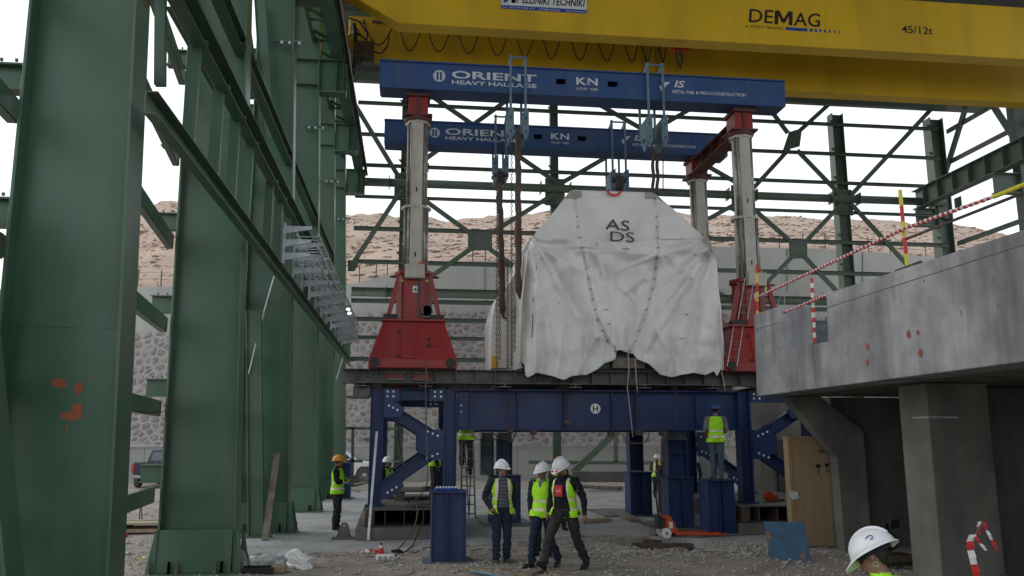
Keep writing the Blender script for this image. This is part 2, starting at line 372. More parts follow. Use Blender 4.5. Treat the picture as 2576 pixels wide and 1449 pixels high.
for _ in range(5200):
    i = rnd.randrange(NU); j = rnd.randrange(1, NV-1); k = j*(NU+1)+i
    A, B_ = Vector(hm.v[k]), Vector(hm.v[k+NU+2]); p = A.lerp(B_, rnd.random()); p.x += rnd.uniform(-.3, .3)
    r = .07+.26*rnd.random()**3; q = [rnd.uniform(.6, 1.4) for _ in range(6)]
    P = [(q[0],0,0),(0,q[1],0),(-q[2],0,0),(0,-q[3],.1),(.1,.1,q[4]*.5),(0,0,-q[5]*.5)]
    hb.add([(p.x+r*c[0], p.y+r*c[1]-.05, p.z+r*c[2]) for c in P], [(0,1,4),(1,2,4),(2,3,4),(3,0,4),(1,0,5),(2,1,5),(3,2,5),(0,3,5)])
hb.build('hill_rocks', M['hillrock'], kind='stuff')['label'] = 'pale rocks scattered over the dry slope'
# ================================================================ retaining walls
t = thing('retaining_wall', 'plain grey concrete band on top of the stone masonry wall below the rocky slope', 'wall', (0, 49, 0))
us = list(range(-400, 2901, 60)); top = [PY(u, interp(WTOP, u), 50.2) for u in us]; bot = [PY(u, interp(MTOP, u), 49.6) for u in us]
b = MB()
for k in range(len(us)-1):
    A, B_, C, D = bot[k], bot[k+1], top[k+1], top[k]
    b.prism([A, B_, C, D], (0, .5, 0))
b.build('coping_band', M['conc_wall'], t)
b = MB()
for u in range(-300, 2800, 190):
    A = PY(u, interp(MTOP, u), 49.55); B_ = PY(u, interp(WTOP, u), 50.15); b.beam(A, B_+Vector((0,0,-.05)), .035, .04, (0,1,0))
b.build('joint_line', M['conc_dark'], t)
t2 = thing('fence', 'row of short rusty posts with wires along the top of the concrete wall', 'fence', (0, 50.4, 13))
for u in [345, 405, 460, 905, 945, 975, 1190, 1222, 1260, 1300, 1340, 1905, 1960, 2020, 2076, 2130, 2185, 2240, 2330, 2400, 2470]:
    P = PY(u, interp(WTOP, u), 50.6); q = MB(); q.tube([P+Vector((0,0,-.3)), P+Vector((.02*rnd.uniform(-3,3),0,1.0))], .035, 5); q.build('post', M['rust'], t2)
q = MB()
for h in (.45, .85):
    for ua, ub in ((340,470),(900,1345),(1900,2475)):
        q.tube([PY(u, interp(WTOP, u), 50.6)+Vector((0,0,h+.04*math.sin(u*.1))) for u in range(ua, ub, 45)], .012, 3)
q.build('wire', M['rust'], t2)
# masonry
tm = thing('masonry_wall', 'battered rubble stone wall with pale raised mortar between two concrete walls', 'wall', (0, 48, 0))
def wall_pt(x, s_):       # s_ 0 at the lower wall, 1 at the top
    u, v = proj((x, 49.6, 9)); T = PY(u, interp(MTOP, u), 49.6); Bp = Vector((x, 47.9, 1.7)); return Bp.lerp(Vector((x, 49.6, T.z)), s_)
b = MB(); XA = [-26+1.5*i for i in range(48)]
for j in range(9):
    for i in range(len(XA)): p = wall_pt(XA[i], j/8); b.v.append((p.x, p.y, p.z))
for j in range(8):
    for i in range(len(XA)-1): k = j*len(XA)+i; b.face((k, k+1, k+1+len(XA), k+len(XA)))
b.build('mortar_face', M['mortar'], tm, smooth=True)
cells = {}; SX, SZ = .5, .37
NXc, NZc = int(66/SX), 22
for i in range(-1, NXc+1):
    for j in range(-1, NZc+1):
        cells[i, j] = (-26+(i+.5*(j % 2)+rnd.uniform(-.46, .46))*SX, (j+.5+rnd.uniform(-.45, .45))*SZ)
def clip(poly, mx_, my_, dx, dy):
    out = []; n = len(poly)
    for k in range(n):
        P, Q = poly[k], poly[(k+1) % n]; a = (P[0]-mx_)*dx+(P[1]-my_)*dy; c = (Q[0]-mx_)*dx+(Q[1]-my_)*dy
        if a <= 0: out.append(P)
        if (a < 0 < c) or (c < 0 < a): tt = a/(a-c); out.append((P[0]+(Q[0]-P[0])*tt, P[1]+(Q[1]-P[1])*tt))
    return out
stones = []
for (i, j), (cx, cz) in cells.items():
    if i < 0 or j < 0 or i >= NXc or j >= NZc: continue
    poly = [(cx-.6, cz-.6), (cx+.6, cz-.6), (cx+.6, cz+.6), (cx-.6, cz+.6)]
    for di in (-2,-1,0,1,2):
        for dj in (-2,-1,0,1,2):
            if (di or dj) and (i+di, j+dj) in cells:
                qx, qz = cells[i+di, j+dj]; dx, dz = qx-cx, qz-cz; L_ = math.hypot(dx, dz)
                poly = clip(poly, (cx+qx)/2-dx/L_*.028, (cz+qz)/2-dz/L_*.028, dx, dz)
                if len(poly) < 3: break
        if len(poly) < 3: break
    if len(poly) < 3: continue
    P0 = wall_pt(cx, 0); T0 = wall_pt(cx, 1); H0 = T0.z-P0.z
    if cz > H0-.15 or cz < .1: continue
    pts = []
    n = len(poly)
    for k in range(n):      # round the corners
        A, B_, C = poly[k-1], poly[k], poly[(k+1) % n]
        pts.append((B_[0]*.72+A[0]*.14+C[0]*.14, B_[1]*.72+A[1]*.14+C[1]*.14))
    def pos(px, pz, out):
        q_ = wall_pt(px, max(0, min(1, pz/H0))); return Vector((px, q_.y-out, P0.z+pz))
    ring0 = [pos(x, z, -.05) for x, z in pts]; k_ = rnd.uniform(.01, .04)
    ring1 = [pos(cx+(x-cx)*.9, cz+(z-cz)*.9, k_) for x, z in pts]; c0 = pos(cx, cz, k_+.035)
    u, v = proj((cx, 48.5, P0.z+cz)); ar = abs(sum(pts[k][0]*pts[(k+1) % n][1]-pts[(k+1) % n][0]*pts[k][1] for k in range(n)))/2
    vis = (315 < u < 415 or 868 < u < 1310 or 1830 < u < 2100) and v < 1125
    stones.append((ar if vis else 0, ring0, ring1, c0))
stones.sort(key=lambda q: -q[0])
rest = MB()
for k, (ar, r0, r1, c0) in enumerate(stones):
    q = rest if k >= 300 else MB(); n = len(r0)
    q.add(r0+r1+[c0], [(i, (i+1) % n, n+(i+1) % n, n+i) for i in range(n)]+[(n+i, n+(i+1) % n, 2*n) for i in range(n)])
    if k < 300: q.build('stone', M['stone'], tm)
rest.build('stones', M['stone'], tm, kind='stuff')
# lower boundary wall
t = thing('boundary_wall', 'low plain concrete wall with pipe rail along its top at the foot of the stone wall', 'wall', (0, 47.5, 0))
b = MB(); x = -30
while x < 42: b.box(x, x+3.98, 47.5, 47.9, -.1, 1.82); x += 4
b.build('wall_panels', M['conc_wall'], t)
b = MB(); b.box(-30, 42, 47.44, 47.95, 1.82, 1.88); b.build('coping', M['mortar'], t)
b = MB(); b.tube([(-30, 47.46, 1.93), (42, 47.46, 1.93)], .03, 6); b.build('pipe_rail', M['galv'], t)
b = MB()
for x in range(-29, 42, 2):
    b.lathe((x+.6, 47.505, 1.05), [(.035, 0), (.035, -.02)], 8, 'y')
b.build('tie_hole', M['dark'], t)
# ================================================================ left columns
COLY = [8.83, 14.83, 21.1, 27.2, 33.1, 39.0]
def xin(z): return -2.85-.034*z
def xout(z): return -4.03-.012*z
names = ['nearest tall green steel column with rust red primer patches on its web', 'second green steel column from the camera with bolted foot at the gravel edge',
 'third green steel column, behind the leaning timber plank', 'fourth green steel column in the left row, at the end of the cable brackets',
 'fifth green steel column, behind the man in the yellow helmet', 'farthest green steel column of the left row, at the corner by the stone wall']
cols = []
for k, Y in enumerate(COLY):
    t = thing('steel_column', names[k], 'steel column', (-3.4, Y, 0), 'green steel columns of the left wall'); cols.append(t)
    Zt = 19.3; yw = Y+.22
    b = MB(); b.add([(xout(.04), yw-.01, .04), (xin(.04), yw-.01, .04), (xin(Zt), yw-.01, Zt), (xout(Zt), yw-.01, Zt), (xout(.04), yw+.01, .04), (xin(.04), yw+.01, .04), (xin(Zt), yw+.01, Zt), (xout(Zt), yw+.01, Zt)], [(0,1,2,3),(7,6,5,4),(0,4,5,1),(1,5,6,2),(2,6,7,3),(3,7,4,0)])
    b.build('web', M['green'], t)
    for zs_ in (3.3+.4*k, 7.9, 11.6):
        b = MB(); b.box(xout(zs_)+.04, xin(zs_)-.04, yw-.016, yw-.0105, zs_, zs_+.014); b.build('weld_seam', M['green'], t)
    for fx, sg in ((xin, 1), (xout, -1)):
        b = MB(); q = .035*sg; a0, a1 = fx(.04), fx(Zt)
        b.prism([(a0, Y, .04), (a0+q, Y, .04), (a1+q, Y, Zt), (a1, Y, Zt)], (0, .46, 0)); b.build('flange', M['green'], t, bevel=.004)
    b = MB(); b.box(-4.22, -2.66, Y-.18, Y+.62, .0, .04); b.build('base_plate', M['green'], t, bevel=.005)
    b = MB(); b.box(-4.03, -2.87, Y-.03, Y-.005, .041, .72); b.build('foot_plate', M['green'], t, bevel=.004)
    b = MB()
    for x0, sg in ((-2.815, 1), (-4.065, -1)):
        b.prism([(x0, Y-.02, .041), (x0+.16*sg, Y-.02, .041), (x0+.03*sg, Y-.02, .72), (x0, Y-.02, .72)], (0, .02, 0))
        b.prism([(x0, Y+.44, .041), (x0+.16*sg, Y+.44, .041), (x0+.03*sg, Y+.44, .72), (x0, Y+.44, .72)], (0, .02, 0))
        for xx in (-3.02, -3.85): b.box(xx, xx+.02, Y-.12, Y-.031, .041, .22)
    b.build('gusset', M['green'], t)
    for x, y in ((-2.72, Y-.1), (-4.14, Y-.1), (-3.1, Y-.11), (-3.7, Y-.11), (-2.7, Y+.5)):
        b = MB(); b.lathe((x, y, .04), [(.04, 0), (.04, .05), (.022, .051), (.022, .19)], 8); b.build('anchor_bolt', M['steel'], t)
    if k >= 1:
        b = MB(); Yc = Y+.0
        xi = xin(14.3)+.04
        b.box(xi, -2.4, Yc+.19, Yc+.22, 13.79, 14.9); b.box(xi, -2.4, Yc, Yc+.46, 14.9, 14.94); b.box(xi, -2.4, Yc, Yc+.46, 13.74, 13.79)
        b.build('corbel', M['green'], t)
        for xx in (-2.75, -2.52):
            b = MB(); b.box(xx, xx+.015, Yc+.02, Yc+.19, 13.79, 14.9); b.build('stiffener', M['green'], t)
        for zz in (14.9, 14.0):
            b = MB(); b.box(xout(zz), xin(zz), Yc+.02, Yc+.2, zz, zz+.025); b.build('stiffener', M['green'], t)
        for zz in (12.45,):
            b = MB(); b.box(-3.75, -2.98, Yc-.06, Yc-.0, zz, zz+.07); b.box(-3.28, -3.24, Yc-.08, Yc-.061, zz-.25, zz+.3)
            b.build('cleat', M['green'], t)
            b = MB(); b.bolts([(-3.55, Yc-.061, zz-.03), (-3.35, Yc-.061, zz-.03), (-3.1, Yc-.061, zz-.03)], .045, -.03); b.build('bolt', M['galv'], t)
# rust patches and scuffs on the nearest column, lying on its web
b = MB()
for pts in ([(128,955),(150,950),(168,962),(166,975),(140,975),(130,968)], [(188,965),(210,962),(208,985),(192,995),(187,980)], [(150,1040),(178,1036),(182,1018),(206,1014),(207,1050),(175,1060),(152,1050)], [(165,1070),(170,1068),(171,1085),(166,1088)]):
    b.add([PY(u, v, 8.83+.22-.013) for u, v in pts], [tuple(range(len(pts)))])
b.build('primer_patch', mat('red_primer', (.27, .08, .04), .8, var=.2), cols[0])
b = MB(); b.prism([PY(170, 1013, 8.5), PY(172, 1013, 8.5)] and [(-3.7,9.036,2.05),(-3.1,9.036,2.05),(-3.1,9.036,2.06),(-3.7,9.036,2.06)], (0, .003, 0)); b.build('scuff_line', M['green_far'], cols[0])
# braces at the feet
for k, Y in ((0, 8.1), (2, 20.3), (4, 32.2)):
    t = thing('leaning_brace', ['wide green brace leaning left at the foot of the nearest column', '', 'green brace leaning in the shadow between the second and third columns', '', 'green brace leaning before the fifth column'][k], 'brace', (-3.4, Y, 0))
    b = MB(); b.ib((-3.45 if k == 0 else -3.42, Y, .05), (-4.35 if k == 0 else -3.75, Y, 4.6 if k == 0 else 5.2), .36 if k == 0 else .2, .5 if k == 0 else .35, .02, .03, (1,0,0)); b.build('brace_section', M['green'], t)
    b = MB(); b.box(-3.9, -3.1, Y-.2, Y+.2, 0, .04); b.build('base_plate', M['green'], t)
# side wall girts between the columns
def along(name, lab, cat, grp, X, z, ht, ya, yb, mt=M['green'], wd=.12):
    t = thing(name, lab, cat, (X, ya, z), grp); b = MB(); b.ch((X, ya, z), (X, yb, z), wd, ht, .014); b.build('channel', mt, t, bevel=.003); return t
ordn = ['first', 'second', 'third', 'fourth', 'fifth']
for k in range(5):
    ya, yb = COLY[k]+.0, COLY[k+1]-.02
    along('girt', f'{ordn[k]} bay of the lower green channel rail running away along the left columns', 'steel rail', 'lower side rails', -2.8, 5.6, .25, ya-.25, yb-.25, wd=.13)
    along('girt', f'{ordn[k]} bay of the upper green channel rail above the mullions of the left wall', 'steel rail', 'upper side rails', -2.82, 7.2, .34, ya-.2, yb-.2, wd=.18)
    if k < 4:
        along('girt', f'{ordn[k]} bay of the high dark channel rail under the crane runway', 'steel rail', 'high side rails', -3.35, 9.3, .3, ya+.5, yb+.2, wd=.2)
    ymul = [10.25, 11.6, 12.75, 13.9] if k == 0 else [COLY[k]+1.2*q for q in range(1, 5)]
    for j, ym in enumerate(ymul):
        t = thing('mullion', f'{ordn[j]} green upright between the side rails in the {ordn[k]} bay', 'steel upright', (-2.75, ym, 5.75), 'uprights between the side rails')
        b = MB(); b.ch((-2.8, ym, 5.76), (-2.8, ym, 7.1), .09, .15, .012, up=(1, 0, 0)); b.build('channel', M['green'], t)
        b = MB(); b.box(-2.82, -2.64, ym-.06, ym+.06, 7.08, 7.1); b.build('end_plate', M['green'], t)
# outer girts and stubs
lev = [1.27, 2.7, 4.14, 5.62, 7.15, 8.7, 10.25, 11.8]
for k in (-1, 0, 1):
    for j, z in enumerate(lev):
        dx = 0 if k >= 0 else .0
        ya = COLY[k]+.3 if k >= 0 else 3.0; yb = COLY[k+1]
        t = thing('outer_rail', f'green channel rail outside the {["nearest column, towards the camera", "gap between first and second columns", "gap between second and third columns"][k+1]}, {ordn[j] if j < 5 else ["sixth", "seventh", "eighth"][j-5]} from the ground', 'steel rail', (-4.2, ya, z), 'outer side rails')
        b = MB(); b.ch((-3.55, ya, z), (-4.24, yb+.25, z), -.1, .26, .012); b.build('channel', M['green'], t)
for k in range(0, 3):
    for j, z in enumerate(lev):
        Y = COLY[k]
        b = MB(); b.ib((xout(z)-.04, Y+.2, z+.35), (xout(z)-.42, Y+.2, z+.35), .2, .3, .015, .02)
        b.bolts([(xout(z)-.15, Y+.1, z+.51), (xout(z)-.3, Y+.1, z+.51)], .018, .03, 'z')
        b.build('stub_bracket', M['green'], cols[k])
t = thing('outer_post', 'green vertical post standing outside between the two nearest columns', 'steel upright', (-4, 12, 7)); b = MB()
b.beam(PY(403, 215, 11.6), PY(405, -60, 11.6), .14, .12, (0,1,0)); b.build('post', M['green'], t)
t = thing('knee_brace', 'broad green diagonal plate brace high beside the third column', 'brace', (-3, 19, 9)); b = MB()
b.ib(PY(676, 345, 20.6), PY(652, -40, 20.6), .16, .28, .015, .02, (1, 0, 0)); b.build('brace_section', M['green'], t)
for (a, b2, Y, lab) in (((438, 0), (560, 225), 13.2, 'dark green diagonal at the top of the first bay'), ((505, -20), (640, 240), 17.5, 'dark green diagonal at the top of the second bay'), ((700,-10),(735,125),23,'dark green diagonal strut at the top of the third bay')):
    t = thing('roof_strut', lab, 'brace', PY(*a, Y)); b = MB(); b.ib(PY(a[0], a[1], Y-1.5), PY(b2[0], b2[1], Y+1), .22, .26, .015, .02); b.build('strut', M['green'], t)
# left crane runway
t = thing('runway_beam', 'green crane runway beam high along the left columns, on their corbels', 'beam', (-2.6, 15, 15))
b = MB(); b.ib((-2.72, 9, 15.42), (-2.72, 40.2, 15.42), .42, .94, .02, .035); b.build('girder', M['green'], t)
b = MB(); b.box(-2.78, -2.68, 9, 40.2, 15.892, 15.97); b.build('rail', M['steel'], t)
for y in np.arange(10, 40, 1.55):
    b = MB(); b.box(-2.9, -2.72-.012, y, y+.015, 14.99, 15.85); b.box(-2.72+.012, -2.53, y, y+.015, 14.99, 15.85); b.build('stiffener', M['green'], t)
b = MB(); b.tube([(-2.36, 9, 14.98), (-2.36, 40, 14.98)], .045, 6); b.box(-2.44, -2.40, 9, 40, 14.9, 15.2); b.build('conductor_rail', M['dark'], t)
b = MB(); b.tube([(-2.31, y, 14.93+.02*math.sin(y)) for y in np.arange(9, 40, 1)], .018, 5); b.build('conduit', M['galv'], t)
t = thing('surge_truss', 'green lattice walkway truss beside the left runway beam', 'truss', (-3.3, 15, 15))
b = MB(); b.beam((-3.55, 9, 15.7), (-3.55, 40, 15.7), .12, .18); b.build('chord', M['green'], t)
y = 9.5; k = 0
while y < 39.5:
    b = MB(); b.beam((-3.52, y, 15.72), (-2.95, y+(.75 if k % 2 else 0), 15.72), .09, .07); b.build('lacing', M['green'], t); y += .75; k += 1
# roof
t = thing('roof', 'dark metal roof sheeting on purlins over the hall', 'roof', (12, 15, 19.6))
b = MB(); x = -5.5
while x < 31.5: b.box(x, x+1.0, ROOF_Y0, 41.5, 20.4, 20.44); b.box(x+.4, x+.55, ROOF_Y0, 41.5, 20.44, 20.5); x += 1.0
b.build('sheeting', M['roof'], t)
for y in np.arange(ROOF_Y0+.5, 41, 2.2):
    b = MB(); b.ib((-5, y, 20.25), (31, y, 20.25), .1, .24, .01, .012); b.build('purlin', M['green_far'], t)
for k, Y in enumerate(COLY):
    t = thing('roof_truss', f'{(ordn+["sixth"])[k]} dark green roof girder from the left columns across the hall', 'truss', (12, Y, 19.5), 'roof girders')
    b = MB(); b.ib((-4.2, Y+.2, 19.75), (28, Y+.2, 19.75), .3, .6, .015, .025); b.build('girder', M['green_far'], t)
# ================================================================ far wall frame at Y 40
FY = 40.0
fc = [(1015, .42, 0, 'far green column behind the left red jack'), (1396, .40, 0, 'far green column behind the wrapped machine, left of centre'), (1866, .42, 0, 'far green column hidden partly by the right mast'), (2125, .62, 0, 'far twin flanged green column right of the right mast'), (2377, .75, 0, 'thick far corner column below the crane girder')]
fcx = []
for k, (u, wd, z0, lab) in enumerate(fc):
    X = PY(u, 600, FY).x; fcx.append(X)
    t = thing('far_column', lab, 'steel column', (X, FY, 0), 'columns of the far wall')
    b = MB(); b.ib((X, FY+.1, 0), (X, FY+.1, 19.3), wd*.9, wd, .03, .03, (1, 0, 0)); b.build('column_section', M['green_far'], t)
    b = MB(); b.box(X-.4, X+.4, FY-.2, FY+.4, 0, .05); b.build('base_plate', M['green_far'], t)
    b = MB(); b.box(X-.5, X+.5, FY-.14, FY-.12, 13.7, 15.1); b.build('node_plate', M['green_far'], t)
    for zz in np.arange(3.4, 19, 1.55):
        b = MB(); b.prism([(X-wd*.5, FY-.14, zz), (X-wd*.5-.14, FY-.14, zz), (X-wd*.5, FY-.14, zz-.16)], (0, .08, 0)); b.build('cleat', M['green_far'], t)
gv = [(262,.17),(341,.17),(418,.17),(497,.15),(577,.2),(660,.2),(758,.2),(804,.2),(850,.17),(904,.2)]
glab = ['topmost thin far rail just under the yellow crane', 'second thin far rail from the top', 'third thin far rail from the top, above the thick tie', 'thin far rail just below the thick tie', 'far green rail crossing the middle of the rocky slope', 'far green rail at the lower edge of the rocky slope', 'far green rail just under the deep channel', 'far green rail at the top of the stone masonry', 'far green rail across the upper stone masonry', 'far green rail just above the grey track beam']
for k, (v, ht) in enumerate(gv):
    z = PY(900, v, FY).z; t = thing('far_rail', glab[k], 'steel rail', (12, FY, z), 'rails of the far wall')
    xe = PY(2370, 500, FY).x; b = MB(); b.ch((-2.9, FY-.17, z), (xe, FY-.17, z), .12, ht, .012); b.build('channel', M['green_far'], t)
for zz, ht, lab in ((14.55, .42, 'thick round far tie beam between the X braces'), (PY(900, 737, FY).z, .42, 'deep green far channel above the masonry wall'), (PY(1200, 174, FY).z, .55, 'thick far tie beam showing just left of the blue beam end')):
    t = thing('tie_beam', lab, 'beam', (12, FY, zz)); b = MB()
    if ht == .42 and zz > 12 or ht > .5: b.tube([(-2.9, FY-.25, zz), (fcx[-1], FY-.25, zz)], ht/2, 12)
    else: b.ch((-2.9, FY-.3, zz), (fcx[-1], FY-.3, zz), .15, ht, .015)
    b.build('member', M['green_far'], t, smooth=True)
    for X in fcx:
        for s_ in (-1, 1):
            b = MB(); b.box(X+s_*.75-.02, X+s_*.75+.02, FY-.55, FY-.0, zz-ht*.7, zz+ht*.7); b.build('flange_plate', M['green_far'], t)
def brace(a, c, lab, w_=.22, Y=FY-.22):
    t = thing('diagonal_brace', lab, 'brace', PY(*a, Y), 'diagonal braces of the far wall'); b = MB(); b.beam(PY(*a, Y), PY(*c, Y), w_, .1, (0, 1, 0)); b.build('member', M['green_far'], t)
    P, Q = PY(*a, Y), PY(*c, Y); d = (Q-P).normalized(); b = MB()
    b.bolts([P+d*(.4+.18*i)+Vector((0, -.055, 0)) for i in range(3)]+[Q-d*(.4+.18*i)+Vector((0, -.055, 0)) for i in range(3)], .03, -.03); b.build('bolt', M['green_far'], t)
BR = [((1190,592),(1015,465),'diagonal from the left far column down to the square plate'),((1226,592),(1396,487),'diagonal from the second far column down left to the square plate'),((1190,622),(1015,745),'diagonal from the square plate down left to the far column'),((1226,622),(1396,745),'diagonal from the square plate down right behind the tarpaulin'),
 ((1015,193),(1396,456),'upper diagonal falling to the right across the first far bay'),((1015,440),(1396,165),'upper diagonal rising to the right across the first far bay'),
 ((1396,200),(1866,467),'upper diagonal falling right across the second far bay'),((1396,470),(1866,200),'upper diagonal rising right across the second far bay'),
 ((1396,505),(1866,770),'lower diagonal falling right behind the tarpaulin'),((1396,760),(1866,505),'lower diagonal rising right behind the tarpaulin to the right mast'),
 ((1982,335),(1892,215),'upper left arm of the X around the dark diamond plate'),((2005,335),(2110,240),'upper right arm of the X around the dark diamond plate'),((1985,375),(1880,490),'lower left arm of the X around the dark diamond plate'),((2005,378),(2118,495),'lower right arm of the X around the dark diamond plate'),
 ((1994,612),(1880,512),'upper left arm of the X around the lower right square plate'),((2022,612),(2118,512),'upper right arm of the X around the lower right square plate'),((1994,644),(1880,760),'lower left arm of the X around the lower right square plate'),((2022,644),(2130,760),'lower right arm of the X around the lower right square plate'),
 ((2140,492),(2345,272),'long diagonal rising right to the corner column'),((2140,512),(2350,740),'diagonal falling right behind the concrete gallery'),
 ((1015,465),(885,250),'diagonal falling right to the tie beside the left column'),((1010,478),(880,675),'diagonal falling left from the tie to the left column')]
for a, c, lab in BR: brace(a, c, lab)
def plate(pts, lab, Y=FY-.32):
    t = thing('node_plate', lab, 'steel plate', PY(*pts[0], Y)); b = MB(); b.prism([PY(*p, Y) for p in pts], (0, .03, 0)); b.build('plate', M['green_far'], t)
    c = (sum(p[0] for p in pts)/len(pts), sum(p[1] for p in pts)/len(pts)); b = MB()
    for p in pts[::2] if len(pts) > 4 else pts:
        for f in (.78, .68): b.bolts([PY(c[0]+(p[0]-c[0])*f, c[1]+(p[1]-c[1])*f, Y-.001)], .035, -.03)
    b.build('bolt', M['green_far'], t)
plate([(1184,583),(1233,584),(1238,590),(1238,622),(1232,630),(1184,629),(1177,622),(1177,590)], 'square green node plate of the X brace left of the tarpaulin')
plate([(1985,332),(2018,322),(2012,368),(1969,380)], 'dark diamond shaped node plate high right of the mast')
plate([(1990,605),(2026,605),(2031,612),(2031,642),(2026,650),(1990,650),(1985,642),(1985,612)], 'square node plate between the right mast and the twin column')
plate([(875,654),(902,656),(900,668),(892,682),(875,682)], 'small node plate on the far left column by the slope')
# framing by the door opening
t = thing('door_frame', 'slim green door framing in the far wall beside the white pickup', 'frame', (-1, FY, 0))
b = MB(); zt = PY(900, 1077, FY).z
for a, c in (((866,1077),(1005,1079)), ((915,1105),(965,1105)), ((866,1160),(913,1160)), ((965,1160),(1008,1160))): b.beam(PY(*a, FY-.1), PY(*c, FY-.1), .1, .13)
b.build('rail', M['green_far'], t); b = MB(); b.beam(PY(888, 1077, FY-.1), PY(886, 1225, FY-.1), .13, .1, (0,1,0)); b.build('post', M['green_far'], t)
t = thing('door_frame', 'green rail with an upright and a raking strut behind the pedestals under the table', 'frame', (8, FY, 0))
b = MB(); b.beam(PY(1330, 1163, FY-.1), PY(1690, 1165, FY-.1), .1, .16); b.build('rail', M['green_far'], t)
b = MB(); b.beam(PY(1549, 1085, FY-.1), PY(1549, 1163, FY-.1), .22, .1, (0,1,0)); b.build('post', M['green_far'], t)
b = MB(); b.beam(PY(1546, 1090, FY-1), PY(1440, 1190, FY-1), .3, .2, (0,1,0)); b.build('strut', M['green_far'], t)
# side wall on the right, runway
t = thing('runway_beam', 'green crane runway beam with upright stiffeners rising to the right edge', 'beam', (26.3, 36, 15), None)
b = MB(); b.ib((26.5, 22, 14.75), (26.5, 40.3, 14.75), .5, 1.0, .02, .04); b.build('girder', M['green_far'], t)
for y in np.arange(22.5, 40.2, 1.2):
    b = MB(); b.box(26.25, 26.5-.012, y, y+.03, 14.3, 15.2); b.build('stiffener', M['green_far'], t)
for Y, u in ((34.0, None), (27.9, None)):
    t = thing('side_column', 'green right wall column under the runway corbel, at the right edge' if Y > 30 else 'nearer green right wall column beyond the picture edge', 'steel column', (28, Y, 0)); b = MB(); b.ib((28.0, Y, 0), (28.0, Y, 19.3), .5, 1.1, .03, .03, (1, 0, 0)); b.build('column_section', M['green_far'], t)
    b = MB(); b.ib((27.5, Y, 13.75), (26.2, Y, 13.75), .4, .95, .02, .04); b.build('corbel', M['green_far'], t)
b = MB(); b.ib((27.5, FY, 13.75), (26.2, FY, 13.75), .4, .95, .02, .04); b.build('corbel', M['green_far'], [o for o in bpy.data.objects if o.name.startswith('far_column')][-1])
for z in (18.6, 16.9, 12.4, 10.9):
    t = thing('side_rail', {18.6:'highest', 16.9:'second', 12.4:'third', 10.9:'lowest'}[z]+' green rail receding along the right wall', 'steel rail', (28, 30, z), 'rails of the right wall'); b = MB(); b.ch((28.4, 24, z), (28.4, 40, z), .12, .22, .012); b.build('channel', M['green_far'], t)
for a, c, lab in (((2432,262),(2372,455),'side wall diagonal dropping left beside the corner column'), ((2500,268),(2576,385),'side wall diagonal dropping right at the right edge')):
    t = thing('diagonal_brace', lab, 'brace', PX(*a, 28.4)); b = MB(); b.beam(PX(*a, 28.4), PX(*c, 28.4), .3, .14, (1, 0, 0)); b.build('member', M['green_far'], t)
# ================================================================ overhead crane
YC = 25.5
t = thing('overhead_crane', 'big yellow double girder overhead crane across the top of the picture', 'crane', (10, 27.5, 15.5)); CR = t
def girder(y0, y1, zt, name):
    b = MB(); x0, x1 = -.66, 27.0
    P = [(-2.7, zt), (-2.7, zt-.75), (-.66, 15.5), (27.0, 15.5), (27.0, zt)]
    P = [(-2.55, 16.55), (-.66, 15.5), (27.0, 15.5), (27.0, zt), (-2.55, zt)]
    b.prism([(x, y0, z) for x, z in P], (0, y1-y0, 0)); return b.build(name, M['yellow'], CR, bevel=.02)
girder(25.5, 26.12, 17.5, 'front_girder'); girder(29.08, 29.7, 17.55, 'rear_girder')
b = MB()
for y in (25.8, 29.4): b.box(-2.5, 26.6, y-.05, y+.05, 17.56, 17.63)
b.build('trolley_rail', M['steel'], CR)
for x_ in (2.6, 6.4, 10.2, 14.0, 17.8, 21.6):
    b = MB(); b.box(x_, x_+.018, 25.494, 25.4995, 15.52, 17.48); b.build('weld_seam', M['yellow'], CR)
b = MB(); b.box(-2.95, -2.56, 24.6, 30.6, 16.0, 16.7); b.build('end_carriage', M['yellow'], CR, bevel=.02)
for y in (25.0, 30.2):
    b = MB(); b.lathe((-2.75, y, 16.14), [(.16, -.06), (.16, .06)], 16, 'x'); b.build('wheel', M['steel'], CR)
b = MB(); b.box(-1.7, 26, 28.98, 29.04, 17.3, 17.38); b.build('festoon_rail', M['steel'], CR)
# festoon loops: pixel measured spans on the plane in front of the rear girder
LP = [(916,992,955,112),(1003,1063,1032,128),(1075,1135,1102,131),(1150,1208,1178,135),(1222,1280,1252,139),(1295,1345,1323,142),(1362,1412,1388,147),(1433,1482,1455,151),(1500,1548,1523,154),(1566,1606,1588,158),(1609,1640,1626,159),(1652,1676,1665,160),(1693,1720,1707,171)]
for k, (a, c, m_, vb) in enumerate(LP):
    A = PY(a, 40, 28.9); C = PY(c, 44, 28.9); z1 = 17.25; zb = PY(m_, vb, 28.9).z
    pts = []
    for i in range(17):
        s_ = i/16; x = A.x+(C.x-A.x)*s_; f = abs(2*s_-1)
        pts.append((x+.05*math.sin(s_*6.28), 28.9+.03*math.sin(k+s_*5), zb+(z1-zb)*f**2.6))
    b = MB(); b.tube(pts, .022, 6); b.build('festoon_cable', M['dark'], CR, smooth=True)
    b = MB(); b.box(A.x-.05, A.x+.05, 28.86, 28.99, 17.2, 17.3); b.build('cable_trolley', M['steel'], CR)
for pts, r in (([(868,42),(905,55),(925,85),(920,108),(900,122),(893,150),(905,163),(915,150),(905,135)], .04), ([(880,70),(915,95),(940,130),(960,135),(975,115),(980,80)], .03), ([(890,60),(895,110),(893,160),(886,190)], .09), ([(876,150),(884,200),(893,205),(902,188)], .02), ([(872,95),(890,84),(910,92),(896,70)], .03)):
    b = MB(); b.tube([PY(u, v, 28.6) for u, v in pts], r, 6); b.build('control_cable', M['dark'], CR, smooth=True)
